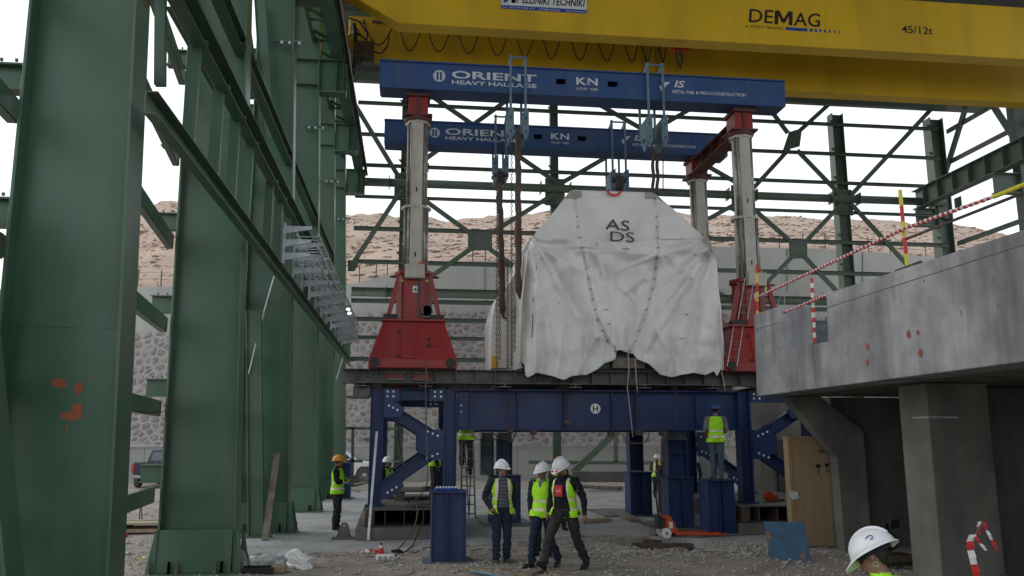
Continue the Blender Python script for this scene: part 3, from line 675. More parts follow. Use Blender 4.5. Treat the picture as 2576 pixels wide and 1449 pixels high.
b = MB(); b.box(-2.3, -1.6, 28.5, 28.95, 15.7, 16.3); b.build('junction_box', M['rust'], CR)
for u in (1616, 1622, 1628, 1651, 1658, 1703):
    P = PY(u, 180, 27.7); b = MB(); b.tube([P+Vector((0, 0, 2.2)), P+Vector((0, 0, -.4))], .012, 4); b.build('hoist_rope', M['dark'], CR)
P = PY(1711, 128, 27.7); b = MB(); b.box(P.x-.35, P.x+.35, P.y-.12, P.y+.12, P.z-.02, P.z+.4)
b.lathe(P+Vector((-.2, -.13, .15)), [(.2, 0), (.2, .26)], 14, 'y'); b.lathe(P+Vector((.22, -.13, .15)), [(.2, 0), (.2, .26)], 14, 'y')
b.build('hook_block', M['orange'], CR, bevel=.02)
b = MB(); b.tube([P+Vector((0,0,-.0)), P+Vector((0,0,-.2)), P+Vector((.1,0,-.3)), P+Vector((.06,0,-.42)), P+Vector((-.08,0,-.4)), P+Vector((-.12,0,-.28))], .04, 6); b.build('hook', M['steel'], CR)
# lettering on the front girder
Yf = 25.497
def gp(u, v): return PY(u, v, Yf)
def gtext(s, u0, v0, u1, hpx, m, **k):
    a, c = gp(u0, v0), gp(u1, v0); h = gp(u0, v0-hpx).z-a.z
    return text(s, a, (1, 0, 0), (0, 0, 1), h, m, CR, width=(gp(u1, v0+(u1-u0)*.05).x-a.x), **k)
gtext('DE', 1880, 55, 1944, 35, M['black'], bold=.012, shear=.12); gtext('AG', 1997, 64, 2066, 35, M['black'], bold=.012, shear=.12)
a, c = gp(1948, 61), gp(1993, 62); h = gp(1948, 26).z-a.z; b = MB()
b.prism([(a.x+(c.x-a.x)*x+.1*z*h, Yf-.002, a.z+z*h) for x, z in ((0,0),(0,1),(.24,1),(.5,.42),(.76,1),(1,1),(1,0),(.8,0),(.8,.66),(.58,.14),(.42,.14),(.2,.66),(.2,0))], (0, -.003, 0)); b.build('lettering', M['black'], CR)
gtext('A TEREX BRAND', 1874, 69, 1970, 7, mat('brown_print', (.17, .1, .02), .6))
a = gp(1976, 68); z0, z1 = gp(1976, 76).z, a.z
b = MB(); b.box(a.x, gp(2031, 72).x, Yf-.004, Yf, z0, z1); b.build('print_bar', M['bluep'], CR)
for k, u in enumerate((2037, 2049, 2061, 2073, 2085, 2098, 2110)):
    x = gp(u, 72).x; b = MB(); b.box(x, x+.10-.012*k, Yf-.004, Yf, z0, z1); b.build('print_bar', M['bluep'], CR)
gtext('45/12t', 2269, 82, 2347, 19, M['black'], bold=.012)
A, B_ = gp(1261, 22), gp(1476, 33)
b = MB(); b.box(A.x, B_.x, Yf-.02, Yf-.001, A.z, A.z+.95); b.build('sign_board', M['white'], CR)
b = MB(); b.box(A.x, B_.x, Yf-.024, Yf-.0202, A.z, A.z+.13); b.build('sign_stripe', M['bluep'], CR)
text('ELLINIKI TECHNIKI', (A.x+.68, Yf-.022, A.z+.24), (1,0,0), (0,0,1), .26, M['black'], CR, bold=.03, shear=.2, width=B_.x-A.x-.75)
text('M', (A.x+.04, Yf-.022, A.z+.24), (1,0,0), (0,0,1), .42, M['bluep'], CR, bold=.05, shear=.3)
text('ET', (A.x+.32, Yf-.022, A.z+.24), (1,0,0), (0,0,1), .42, M['redp'], CR, bold=.05, shear=.3, width=.34)
text('Tel. +30 210 5555 419     info@demag.gr     www.demag.gr', (A.x+.03, Yf-.026, A.z+.03), (1,0,0), (0,0,1), .06, M['white'], CR, width=B_.x-A.x-.06)
# ================================================================ lifting beams
ZB0, ZB1 = 10.86, 11.6
def emblem(c, r, parent, m):      # disc outline with a notched H, built as thin pieces
    b = MB(); n = 28; o = []
    for k in range(n):
        a0, a1 = 2*math.pi*k/n, 2*math.pi*(k+1)/n
        b.prism([(c[0]+r*math.cos(a0), c[1], c[2]+r*math.sin(a0)), (c[0]+r*math.cos(a1), c[1], c[2]+r*math.sin(a1)), (c[0]+r*.8*math.cos(a1), c[1], c[2]+r*.8*math.sin(a1)), (c[0]+r*.8*math.cos(a0), c[1], c[2]+r*.8*math.sin(a0))], (0, -.004, 0))
    for pts in ([(-.24,.82),(-.06,.5),(-.12,.12),(.12,.12),(.06,.5),(.24,.82)], [(-.24,-.82),(-.06,-.5),(-.12,-.12),(.12,-.12),(.06,-.5),(.24,-.82)], [(-.12,.12),(-.12,-.12),(.12,-.12),(.12,.12)]):
        b.prism([(c[0]+x*r, c[1], c[2]+z*r) for x, z in pts], (0, -.004, 0))
    b.prism([(c[0]+x*r, c[1], c[2]+z*r) for x, z in ((-.85,.3),(-.45,.62),(-.45,-.62),(-.85,-.3))], (0, -.004, 0)); b.prism([(c[0]+x*r, c[1], c[2]+z*r) for x, z in ((.85,.3),(.45,.62),(.45,-.62),(.85,-.3))], (0, -.004, 0))
    return b.build('emblem', m, parent)
def lift_beam(Y, X0, X1, lab):
    t = thing('lifting_beam', lab, 'lifting beam', ((X0+X1)/2, Y, ZB0), 'lettered blue lifting beams')
    b = MB(); d = .62
    # box girder with windows left open: top, bottom, back and front built round them
    win = [(PY(1398, 210, 20).x, PY(1425, 210, 20).x), (PY(1528, 215, 20).x, PY(1556, 215, 20).x)]
    z0, z1 = ZB0+.32, ZB0+.47
    for yy in (Y, Y+d-.03):
        b.box(X0, X1, yy, yy+.03, ZB0+.03, z0); b.box(X0, X1, yy, yy+.03, z1, ZB1-.04)
        xs_ = [X0]+[w_ for p in win for w_ in p]+[X1]
        for i in range(0, len(xs_), 2): b.box(xs_[i], xs_[i+1], yy, yy+.03, z0, z1)
    b.build('box_web', M['beamblue'], t)
    b = MB(); b.box(X0-.03, X1+.03, Y-.05, Y+d+.05, ZB1-.04, ZB1); b.build('top_flange', M['beamblue'], t, bevel=.004)
    b = MB(); b.box(X0, X1, Y-.02, Y+d+.02, ZB0, ZB0+.03); b.build('bottom_flange', M['beamblue'], t, bevel=.004)
    b = MB(); b.box(X0-.02, X0, Y+.001, Y+d, ZB0+.03, ZB1-.04); b.build('end_plate', M['beamblue'], t); b = MB(); b.box(X1, X1+.02, Y+.001, Y+d, ZB0+.03, ZB1-.04); b.build('end_plate', M['beamblue'], t)
    b = MB()
    for xa, xb in win:
        b = MB(); b.box(xa, xa+.02, Y+.03, Y+d-.03, z0, z1); b.box(xb-.02, xb, Y+.03, Y+d-.03, z0, z1); b.build('window_liner', M['beamblue'], t)
    b = MB()
    for x in (X0+.32, X0+3.0, (X0+X1)/2, X1-1.1): b.box(x, x+.012, Y-.008, Y, ZB0+.03, ZB1-.04)
    b.build('weld_seam', M['beamblue'], t)
    def T(s, u0, u1, v, hpx, **k):      # laid out on the front beam, same place on both
        a = PY(u0, v, 20); c = PY(u1, v+(u1-u0)*.05, 20); h = PY(u0, v-hpx, 20).z-a.z
        text(s, (a.x+(X0+.93), Y-.001, a.z), (1,0,0), (0,0,1), h, M['lettering'], t, width=c.x-a.x, **k)
    T('ORIENT', 1135, 1348, 196, 19, bold=.03); T('HEAVY HAULAGE', 1135, 1348, 211, 10, bold=.03)
    T('KN', 1448, 1502, 212, 18, bold=.04, gap=1.15); T('KHOURY - NABER', 1450, 1504, 226, 7, bold=.0)
    T('IS', 1694, 1722, 219, 17, bold=.03, shear=.25); T('METAL FAB. & MECH.CONSTRUCTION', 1690, 1876, 234, 8, bold=.012)
    e = PY(1105, 191, 20); emblem((e.x+X0+.93, Y-.002, e.z), .155, t, M['lettering'])
    a = PY(1658, 218, 20); b = MB(); b.prism([(a.x+X0+.93+x, Y-.002, a.z+z) for x, z in ((0,0),(.1,.07),(.16,.14),(.3,.14),(.16,.0),(.1,-.12),(.05,-.12))], (0, -.004, 0)); b.build('emblem', M['lettering'], t)
    return t
lift_beam(20.0, -.93, 9.68, 'front blue lifting beam lettered in white, on the two nearest jack masts')
lift_beam(24.0, -.93, 9.62, 'rear blue lifting beam lettered in white, seen below the front one')
# hangers
HG = 'pale blue hanger frames slung on the blue beams'
def hanger(xa, xb, Y, zt, zb, lab, dn=.0):
    t = thing('beam_hanger', lab, 'hanger', ((xa+xb)/2, Y+.3, ZB0), HG); d = .62
    for x in (xa, xb):
        b = MB()
        for yy in (Y-.14, Y+d+.08): b.box(x-.032, x+.032, yy, yy+.035, zb+.55, zt)
        b.build('strap', M['paleblue'], t, bevel=.004)
        b = MB(); b.prism([(x-.02, Y-.1, ZB1), (x-.02, Y+d+.1, ZB1), (x-.02, Y+d+.1, ZB1+.12), (x-.02, Y+.32, ZB1+.12), (x-.02, Y-.1, zt-.02)], (.04, 0, 0)); b.build('saddle_plate', M['paleblue'], t)
        b = MB(); b.prism([(x-.02, Y-.12, zb+.85), (x-.02, Y+d+.1, zb+.85), (x-.02, Y+d+.1, zb+.6), (x-.02, Y+.42, zb+.1), (x-.02, Y+.3, zb), (x-.02, Y+.12, zb+.12), (x-.02, Y-.12, zb+.6)], (.04, 0, 0)); b.build('side_plate', M['paleblue'], t)
        b = MB(); b.prism([(x-.1, Y-.17, zb+.72), (x+.08, Y-.17, zb+.9), (x+.08, Y-.17, zb+.2), (x, Y-.17, zb), (x-.08, Y-.17, zb+.2)], (0, .03, 0)); b.build('pointed_plate', M['paleblue'], t)
        b = MB()
        for z in (zb+.25, zb+.6): b.box(x-.015, x+.015, Y-.176, Y-.171, z-.035, z+.035)
        b.build('slot', M['dark'], t)
    b = MB(); b.tube([(xa-.05, Y-.12, zt-.06), (xb+.05, Y-.12, zt-.06)], .03, 8); b.build('pin', M['paleblue'], t); b = MB(); b.tube([(xa-.08, Y+.3, zb+.3), (xb+.08, Y+.3, zb+.3)], .06, 8); b.build('pin', M['paleblue'], t)
    return t
def hx(u, v, Y): return PY(u, v, Y).x
hanger(hx(1285,200,19.86), hx(1322,200,19.86), 20, 11.85, 9.55, 'pale blue hanger on the front beam, left of the KN lettering')
hanger(hx(1630,200,19.86), hx(1668,200,19.86), 20, 11.85, 9.55, 'pale blue hanger on the front beam, over the arrow emblem at the right')
hanger(hx(1247,350,23.86), hx(1273,350,23.86), 24, 11.85, 9.7, 'pale blue hanger on the rear beam over the left slings')
hanger(hx(1540,350,23.86), hx(1573,350,23.86), 24, 11.85, 9.4, 'pale blue hanger on the rear beam, hooked above the tarpaulin')
# ================================================================ hydraulic jack towers
def tower(X, Y, num, lab, ladder=None):
    t = thing('jack_tower', lab, 'jack tower', (X, Y, 3.83), 'red hydraulic jack towers')
    Z = 3.83
    def fr(z): return None
    # tapering bottom housing
    b = MB(); w0, w1, d0, d1 = 1.03, .72, .85, .6; z0, z1 = Z+.1, Z+1.13
    v = [(X-w0,Y-d0,Z),(X+w0,Y-d0,Z),(X+w0,Y+d0,Z),(X-w0,Y+d0,Z),(X-w0,Y-d0,Z+.2),(X+w0,Y-d0,Z+.2),(X+w0,Y+d0,Z+.2),(X-w0,Y+d0,Z+.2),(X-w1,Y-d1,z1),(X+w1,Y-d1,z1),(X+w1,Y+d1,z1),(X-w1,Y+d1,z1)]
    b.add(v, [(0,3,2,1),(0,1,5,4),(1,2,6,5),(2,3,7,6),(3,0,4,7),(4,5,9,8),(5,6,10,9),(6,7,11,10),(7,4,8,11),(8,9,10,11)]); b.build('housing', M['red'], t, bevel=.012)
    b = MB(); b.box(X-.76, X+.76, Y-.68, Y+.64, z1, z1+.05); b.build('deck_plate', M['red'], t, bevel=.006)
    b = MB()
    for sx in (-1, 1): b = MB(); b.box(X+sx*.55-.17, X+sx*.55+.17, Y-.66, Y-.4, z1+.051, z1+.16); b.build('side_block', M['dark'], t)
    for sx in (-1, 1):
        b = MB(); b.lathe((X+sx*.88, Y-d0-.05, Z+.13), [(.115, 0), (.115, .06)], 16, 'y'); b.build('roller', M['dark'], t)
    # front panel with hinges
    def fp(x, z): # point on the sloped front face
        s_ = (z-Z-.2)/(z1-Z-.2); return Vector((X+x, Y-d0+(d0-d1)*s_-.004, z))
    b = MB(); b.prism([fp(-.28, Z+.22), fp(.05, Z+.22), fp(.08, Z+.98), fp(-.3, Z+.98)], (0, -.02, 0)); b.build('door_panel', M['red'], t)
    b = MB(); b.prism([fp(.4, Z+.52), fp(.68, Z+.52), fp(.62, Z+.8), fp(.4, Z+.8)], (0, -.015, 0)); b.build('service_hatch', M['red'], t)
    b = MB()
    for x, z in ((-.34,.88),(-.34,.28),(.36,.7),(.36,.53)):
        p = fp(x, Z+z); b.box(p.x-.035, p.x+.035, p.y-.03, p.y, p.z-.03, p.z+.03)
    b.build('hinge', M['dark'], t)
    b = MB(); b.prism([fp(-.95+.13, Z+.2), fp(-.86+.13, Z+.2), fp(-.62, Z+1.1), fp(-.66, Z+1.1)], (0, -.012, 0)); b.prism([fp(.95-.13, Z+.2), fp(.86-.13, Z+.2), fp(.62, Z+1.1), fp(.66, Z+1.1)], (0, -.012, 0)); b.build('edge_rib', M['red'], t)
    # shaft and raking stays
    zs = z1+.05; ze = 6.25
    b = MB(); a0, a1 = .33, .37
    b.lathe((X, Y, 0), [(.44, zs), (.44, ze-.1), (.5, ze-.08), (.5, ze)], 8); b.build('shaft', M['red'], t)
    b = MB(); b.box(X-.25, X+.25, Y-.47, Y-.42, zs, ze-.25); b.build('shaft_door', M['red'], t, bevel=.01)
    for sx in (-1, 1):
        b = MB(); b.prism([(X+sx*.66, Y-.4, zs+.11), (X+sx*.56, Y-.4, zs+.11), (X+sx*.38, Y-.4, ze-.45), (X+sx*.38, Y-.4, ze-.1), (X+sx*.42, Y-.4, ze-.1)], (0, .08, 0)); b.build('raking_stay', M['red'], t)
    b = MB()
    for sx in (-1, 1): b.lathe((X+sx*.5, Y-.3, ze-.17), [(.1, 0), (.1, .02), (.075, .021), (.075, -.001)], 12)
    b.build('lifting_eye', M['dark'], t)
    b = MB(); b.box(X-.24, X+.24, Y-.66, Y-.46, ze-.24, ze+.1); b.build('control_box', M['mast'], t, bevel=.015)
    b = MB(); b.lathe((X+.14, Y-.55, ze+.1), [(.05, 0), (.05, .07), (.02, .09)], 10); b.build('warning_lamp', M['orange'], t)
    if num:
        b = MB(); b.box(X-.04, X+.07, Y-.482, Y-.478, 5.68, 5.84); b.build('number_plate', M['white'], t)
        text(num, (X-.02, Y-.484, 5.70), (1,0,0), (0,0,1), .11, M['black'], t, bold=.02)
    b = MB()
    for sx in (-1, 1): b.add([(X+sx*.3-.04, Y-.45, ze-.3), (X+sx*.3+.04, Y-.45, ze-.3), (X+sx*.3, Y-.45, ze-.22)], [(0,1,2)])
    b.build('warning_sticker', M['safety_y'], t)
    b = MB(); b.tube([(X+.3, Y-.62, 5.1+.12), (X+.3, Y-.42, 5.1+.12)], .13, 12); b.box(X+.22, X+.42, Y-.62, Y-.44, 5.05, 5.35); b.build('motor', M['steel'], t, smooth=False)
    b = MB(); b.tube([(X+.1, Y-.5, zs), (X+.1, Y-.5, ze-.25)], .015, 5); b.tube([(X+.14, Y-.5, zs), (X+.14, Y-.5, ze-.25)], .012, 5); b.build('hydraulic_line', M['steel'], t)
    # telescopic mast
    def stage(z0, z1, r, nm):
        b = MB(); c = r*.92
        b.lathe((X, Y, 0), [(c, z0), (c, z1-.06)], 8, 'z'); b.build(nm, M['mast'], t)
        b = MB(); b.box(X-.14, X+.14, Y-r-.015, Y-r+.1, z0, z1-.06); b.build('face_plate', M['mast'], t, bevel=.006)
        b = MB()
        for a in (-.72, -.42, .55, .78): b.tube([(X+r*math.sin(a*1.35), Y-r*math.cos(a*1.35)*.92, z0), (X+r*math.sin(a*1.35), Y-r*math.cos(a*1.35)*.92, z1-.04)], .036, 8)
        b.build('cylinder', M['chrome'], t, smooth=True)
        b = MB(); b.lathe((X, Y, 0), [(r*1.18, z1-.06), (r*1.18, z1)], 8); b.build('collar', M['mast'], t)
        b = MB(); zz = z0+.35
        b.box(X-.02, X+.02, Y-r-.018, Y-r-.0152, zz, zz+.12); b.build('slot', M['dark'], t)
    stage(ze, 7.92, .32, 'lower_mast'); stage(7.92, 10.15, .27, 'upper_mast')
    b = MB(); b.lathe((X, Y, 0), [(.33, 10.15), (.36, 10.2), (.36, 10.25)], 16); b.box(X-.36, X+.36, Y-.36, Y+.36, 10.251, 10.3); b.build('head_collar', M['darkred'], t)
    b = MB(); b.box(X-.25, X+.25, Y-.3, Y+.3, 10.3, 10.76); b.build('head_block', M['red'], t, bevel=.01)
    b = MB(); b.box(X-.035, X+.035, Y-.34, Y-.3, 10.3, 10.76); b.box(X-.3, X+.3, Y-.38, Y+.36, 10.762, 10.855); b.build('head_plate', M['darkred'], t)
    if ladder:
        for (xa, za, xb, zb) in ladder:
            b = MB()
            for o_ in (0, .24): b.tube([(xa+o_, Y-.9, za), (xb+o_, Y-.62, zb)], .014, 5)
            n = int((zb-za)/.18)
            for i in range(1, n): s_ = i/n; x = xa+(xb-xa)*s_; b.tube([(x, Y-.9+.28*s_, za+(zb-za)*s_), (x+.24, Y-.9+.28*s_, za+(zb-za)*s_)], .01, 4)
            b.build('ladder', M['galv'], t)
    return t
TX0, TX1, TY0, TY1 = .03, 8.62, 20.55, 24.4
tower(TX0, TY0, '4', 'front left red jack tower marked 4 with cream telescopic mast')
tower(TX1, TY0, '3', 'front right red jack tower marked 3 with ladders, beside the concrete gallery', [(7.62, 3.95, 7.95, 5.0), (7.95, 5.1, 8.3, 6.2)])
tower(TX0, TY1, None, 'rear left jack tower, hidden behind the one marked 4'); tower(8.75, TY1, None, 'rear right jack tower, mast showing just right of the tarpaulin')
for X, lab in ((TX0, 'dark red header between the left mast heads'), (8.68, 'dark red header beam sloping away between the two right masts')):
    t = thing('header_beam', lab, 'beam', (X, 22.4, 10.5)); b = MB(); b.ib((X, 20.95, 10.52), (X, 24.0, 10.52), .4, .42, .02, .04); b.build('beam_section', M['darkred'], t)
    b = MB()
    for y in (21.6, 22.4, 23.2): b.box(X-.2, X+.2, y, y+.02, 10.36, 10.68)
    b.build('stiffener', M['darkred'], t)
# ================================================================ track beams and blue support frame
def track(Y, lab):
    t = thing('track_beam', lab, 'steel beam', (4, Y, 3.65), 'grey track beams on the blue frame')
    b = MB(); b.ib((-1.62, Y, 3.665), (9.6, Y, 3.665), .42, .33, .02, .02); b.build('beam_section', M['steel'], t, bevel=.003)
    x = -1.3
    while x < 9.5:
        b = MB(); b.box(x, x+.02, Y-.19, Y-.012, 3.522, 3.808); b.build('stiffener', M['steel'], t); x += .47
    for x in (-.55, .05):
        b = MB(); b.box(x-.02, x+.4, Y-.2, Y-.15, 3.56, 3.6); b.box(x-.02, x+.4, Y-.2, Y-.15, 3.73, 3.77); b.build('pocket_rim', M['steel'], t)
        b = MB(); b.box(x, x+.36, Y-.1, Y-.08, 3.6, 3.73); b.build('red_insert', M['red'], t)
    return t
track(20.2, 'front grey steel track beam under the red jack bases'); track(24.4, 'rear grey steel track beam behind the tarpaulin')
for k, x in enumerate((-1.1, .35, 2.2, 3.9, 5.6, 7.3, 8.8)):
    t = thing('cross_beam', f'{["leftmost","second","third","fourth","fifth","sixth","rightmost"][k]} dark cross beam packed between the track and the blue beam', 'steel beam', (x, 22, 3.45), 'dark cross beams under the track')
    b = MB(); b.ib((x, 19.8, 3.455), (x, 24.6, 3.455), .3, .09, .02, .02); b.build('beam_section', M['steel'], t)
t = thing('packing_box', 'dark steel packing box hanging under the left end of the track', 'box', (-1.1, 20.2, 3.2)); b = MB(); b.box(-1.35, -.95, 20.1, 20.8, 3.2, 3.4); b.build('body', M['steel'], t); b = MB(); b.box(-1.5, -1.0, 20.05, 20.9, 3.17, 3.199); b.build('base_plate', M['steel'], t)
def side_frame(X, Y, sg, lab):
    # K braced end frame; X is the inner post, it reaches outwards by sg
    t = thing('support_frame', lab, 'steel frame', (X, Y, .66), 'blue braced end frames')
    xi, xo = X, X+sg*1.74
    for nm, x in (('inner_post', xi), ('outer_post', xo)):
        b = MB(); b.ib((x, Y+.16, .7), (x, Y+.16, 3.39), .33, .3, .02, .025, (1, 0, 0)); b.build(nm, M['blue'], t, bevel=.004)
    lo, hi = min(xi, xo)+.16, max(xi, xo)-.16
    b = MB(); b.ib((lo, Y+.16, 3.25), (hi, Y+.16, 3.25), .3, .26, .02, .02); b.build('top_rail', M['blue'], t, bevel=.004)
    b = MB(); b.box(lo, lo+.36, Y-.03, Y-.005, 3.1, 3.38); b.build('end_plate', M['blue'], t); b = MB(); b.box(hi-.36, hi, Y-.03, Y-.005, 3.1, 3.38); b.build('end_plate', M['blue'], t)
    go = Vector((xi+sg*.35, Y+.12, 2.1))
    for z in (3.0, 1.05):
        b = MB(); b.ib((xo-sg*.12, Y+.14, z), (xi+sg*.2, Y+.14, 2.13 if z > 2 else 2.02), .24, .29, .015, .02); b.build('diagonal', M['blue'], t, bevel=.003)
    b = MB(); s_ = sg
    b.prism([(xi+s_*.16, Y-.005, 2.42), (xi+s_*.42, Y-.005, 2.42), (xi+s_*.78, Y-.005, 2.3), (xi+s_*.78, Y-.005, 1.9), (xi+s_*.42, Y-.005, 1.72), (xi+s_*.16, Y-.005, 1.72)], (0, -.025, 0)); b.build('gusset', M['blue'], t)
    b = MB(); b.prism([(xo-s_*.16, Y-.005, 3.1), (xo-s_*.36, Y-.005, 3.1), (xo-s_*.66, Y-.005, 2.92), (xo-s_*.56, Y-.005, 2.72), (xo-s_*.42, Y-.005, 2.7), (xo-s_*.16, Y-.005, 2.7)], (0, -.025, 0))
    b.build('corner_gusset', M['blue'], t); b = MB(); b.prism([(xo-s_*.16, Y-.005, .82), (xo-s_*.38, Y-.005, .86), (xo-s_*.68, Y-.005, 1.12), (xo-s_*.55, Y-.005, 1.32), (xo-s_*.3, Y-.005, 1.16), (xo-s_*.16, Y-.005, 1.16)], (0, -.025, 0)); b.build('corner_gusset', M['blue'], t)
    pts = [(xi+s_*a, z) for a, z in ((.3,2.28),(.42,2.33),(.54,2.38) ,(.3,1.86),(.42,1.81),(.54,1.76))]
    pts += [(xo-s_*a, z) for a, z in ((.28,2.98),(.38,2.93),(.48,2.88),(.3,.98),(.4,1.04),(.5,1.1))]
    pts += [(xx, zz) for bx in (lo+.08, hi-.22) for xx in (bx, bx+.14) for zz in (3.2, 3.31)]
    for x, z in pts:
        b = MB(); b.bolts([(x, Y-.031, z)], .028, -.02); b.build('bolt', M['white'], t)
    for x in (xi, xo):
        b = MB(); b.box(x-.22, x+.22, Y-.1, Y+.42, .665, .7); b.build('foot_plate', M['blue'], t)
    return t
YG = 20.25
FR = side_frame(.95, YG, -1, 'front left blue K braced frame standing on the grey steel table'); side_frame(8.25, YG, 1, 'front right blue K braced frame, in shadow by the plywood crate')
side_frame(.95, 24.4, -1, 'rear left blue K braced frame'); side_frame(8.25, 24.4, 1, 'rear right blue K braced frame, in shadow')
def main_beam(Y, lab):
    t = thing('main_beam', lab, 'steel beam', (4.6, Y, 2.9), 'deep blue main beams')
    b = MB(); b.ib((1.12, Y+.2, 2.9), (8.08, Y+.2, 2.9), .4, .97, .025, .035); b.build('beam_section', M['blue'], t, bevel=.004)
    for u in (1182, 1302, 1420, 1540, 1600, 1752):
        x = PY(u, 1030, Y).x; b = MB(); b.box(x, x+.02, Y+.02, Y+.187, 2.45, 3.35); b.build('stiffener', M['blue'], t)
    b = MB(); b.box(1.121, 1.45, Y+.16, Y+.186, 2.46, 3.34); b.build('splice_plate', M['blue'], t)
    for z in (2.55, 2.7, 2.85, 3.0, 3.15, 3.27):
        for x in (1.21, 1.34):
            b = MB(); b.bolts([(x, Y+.16, z)], .024, -.02); b.build('bolt', M['white'] if (x < 1.3 and z in (2.85, 3.0)) else M['steel'], t)
    return t
mb = main_beam(YG-.0, 'front deep blue main beam with a round white emblem under the tarpaulin'); main_beam(24.4, 'rear deep blue main beam')
# round emblem on the beam
c = PY(1498, 1028, YG+.18); t = mb
b = MB(); b.lathe((c.x, YG+.186, c.z), [(.125, 0), (.125, -.004)], 28, 'y'); b.build('emblem_disc', M['white'], t)
b = MB(); 
for sx in (-1, 1): b.box(c.x+sx*.05-.014, c.x+sx*.05+.014, YG+.178, YG+.181, c.z-.07, c.z+.07)
b.box(c.x-.05, c.x+.05, YG+.178, YG+.181, c.z-.012, c.z+.012); b.build('emblem_letter', M['black'], t)
# ================================================================ pedestals, tables, plinths
def pedestal(x, y, lab, wdt=.6, h=1.27, base=True, d=.55):
    t = thing('pedestal', lab, 'pedestal', (x, y, 0), 'blue steel pedestals')
    b = MB(); b.box(x-wdt/2, x+wdt/2, y, y+.03, .05, h-.03); b.build('front_plate', M['blue'], t, bevel=.004)
    b = MB(); b.box(x-.055, x-.035, y-.1, y-.002, .05, h-.03); b.box(x+.035, x+.055, y-.1, y-.002, .05, h-.03); b.build('centre_rib', M['blue'], t)
    for sx in (-1, 1):
        b = MB(); b.box(x+sx*wdt/2-.012, x+sx*wdt/2+.012, y-.1, y+d, .051, h-.031); b.build('side_flange', M['blue'], t, bevel=.003)
    b = MB(); b.box(x-wdt/2-.05, x+wdt/2+.03, y-.14, y+d+.03, h-.03, h); b.build('top_plate', M['blue'], t, bevel=.004)
    b = MB(); b.box(x-wdt/2-.16, x+wdt/2+.14, y-.18, y+d+.05, .02, .049); b.build('base_plate', mat('blue_grey_plate', (.09, .12, .15), .6, var=.2) if 'plt' not in M else M['plt'], t)
    return t
M['plt'] = mat('dusty_blue_plate', (.10, .13, .155), .6, var=.2, dirt=(.3, .28, .25), dirt_amt=.6, dirt_scale=5)
pedestal(.72, 15.62, 'nearest blue steel pedestal, on the gravel in front of the left frame', .6)
pedestal(7.22, 19.45, 'blue steel pedestal under the man in the blue helmet', .62); pedestal(6.72, 20.9, 'blue steel pedestal behind the orange pallet truck', .62)
pedestal(6.72, 24.6, 'blue steel pedestal standing alone right of the group of men', .62); pedestal(2.52, 22.6, 'blue steel pedestal behind the man in the striped sweater', .78)
pedestal(PY(865, 1200, 33).x, 33.0, 'dark blue pedestal behind the man in the yellow helmet', .48, 1.35)
for x, y, h0, h1, wdt, lab in ((2.02, 22.3, 1.28, 2.38, .36, 'dark jack column under the main beam, left of the striped sweater man'), (2.5, 22.5, 1.285, 2.38, .4, 'blue jack column on the pedestal behind the striped sweater man'), (6.72, 24.9, 1.28, 2.6, .42, 'grey blue jack column on the lone pedestal'), (6.75, 21.1, 1.28, 2.38, .5, 'boxed blue jack column above the pallet truck')):
    t = thing('jack_column', lab, 'column', (x, y, h0), 'jack columns under the main beam')
    b = MB(); b.ib((x, y+.2, h0), (x, y+.2, h1-.2), wdt, wdt, .02, .025, (1, 0, 0)); b.build('column_section', M['plt'] if x < 2.2 else M['blue'], t)
    b = MB(); b.box(x-wdt/2-.03, x+wdt/2+.03, y-.05, y+.45, h1-.2, h1-.17); b.box(x-wdt/2+.02, x+wdt/2-.02, y-.02, y+.42, h1-.17, h1); b.build('head', M['plt'], t)
    b = MB(); b.box(x-wdt/2+.03, x+wdt/2-.03, y+.0, y+.18, (h0+h1)/2, (h0+h1)/2+.02); b.build('stiffener', M['blue'], t)
t = thing('concrete_plinth', 'low concrete plinth under the left steel table', 'plinth', (0, 20, 0)); b = MB(); b.prism([(-1.15, 19.35, 0), (.9, 19.45, 0), (1.3, 25.2, 0), (-1.3, 25.2, 0)], (0, 0, .27)); b.build('block', M['conc_dark'], t, bevel=.015)
t = thing('concrete_plinth', 'low concrete plinth under the right steel table', 'plinth', (9, 20, 0)); b = MB(); b.box(7.62, 11.5, 19.4, 25.2, 0, .27); b.build('block', M['conc_dark'], t, bevel=.015)
for k, (X0, X1, lab) in enumerate(((-1.0, 1.25, 'grey steel table of open beams under the left blue frame'), (7.7, 11, 'grey steel table of open beams under the right blue frame, with red tools on it'))):
    t = thing('steel_table', lab, 'steel table', ((X0+X1)/2, 21, .27))
    b = MB(); b.box(X0, X1, 19.5, 25.0, .635, .66); b.build('top_plate', M['steel'], t)
    b = MB(); b.box(X0+.02, X1-.02, 19.55, 24.9, .275, .3); b.build('bottom_plate', M['rust'], t)
    x = X0+.04
    while x < X1-.05:
        b = MB(); b.box(x, x+.018, 19.56, 24.9, .301, .634); b.build('web', M['rust'], t); x += (X1-X0-.1)/(5 if k == 0 else 7)
    b = MB(); b.box(X0+.05, X0+.25, 19.5, 19.7, .3, .63); b.build('packing_block', M['rust'], t)
t = thing('steel_plate_stack', 'loose dark steel plate lying behind on the left steel table', 'steel plate', (.1, 22.5, .7)); b = MB(); b.box(-.5, 1.0, 22.2, 24.2, .87, .9); b.build('plate', M['steel'], t); b = MB(); b.box(-.35, -.1, 22.25, 22.5, .662, .869); b.box(.6, .8, 22.25, 22.5, .662, .869); b.build('support_block', M['steel'], t)
t = thing('lug', 'small dark steel lug plate with a hole beside the left plinth', 'lug', (-1.3, 19.6, 0)); b = MB()
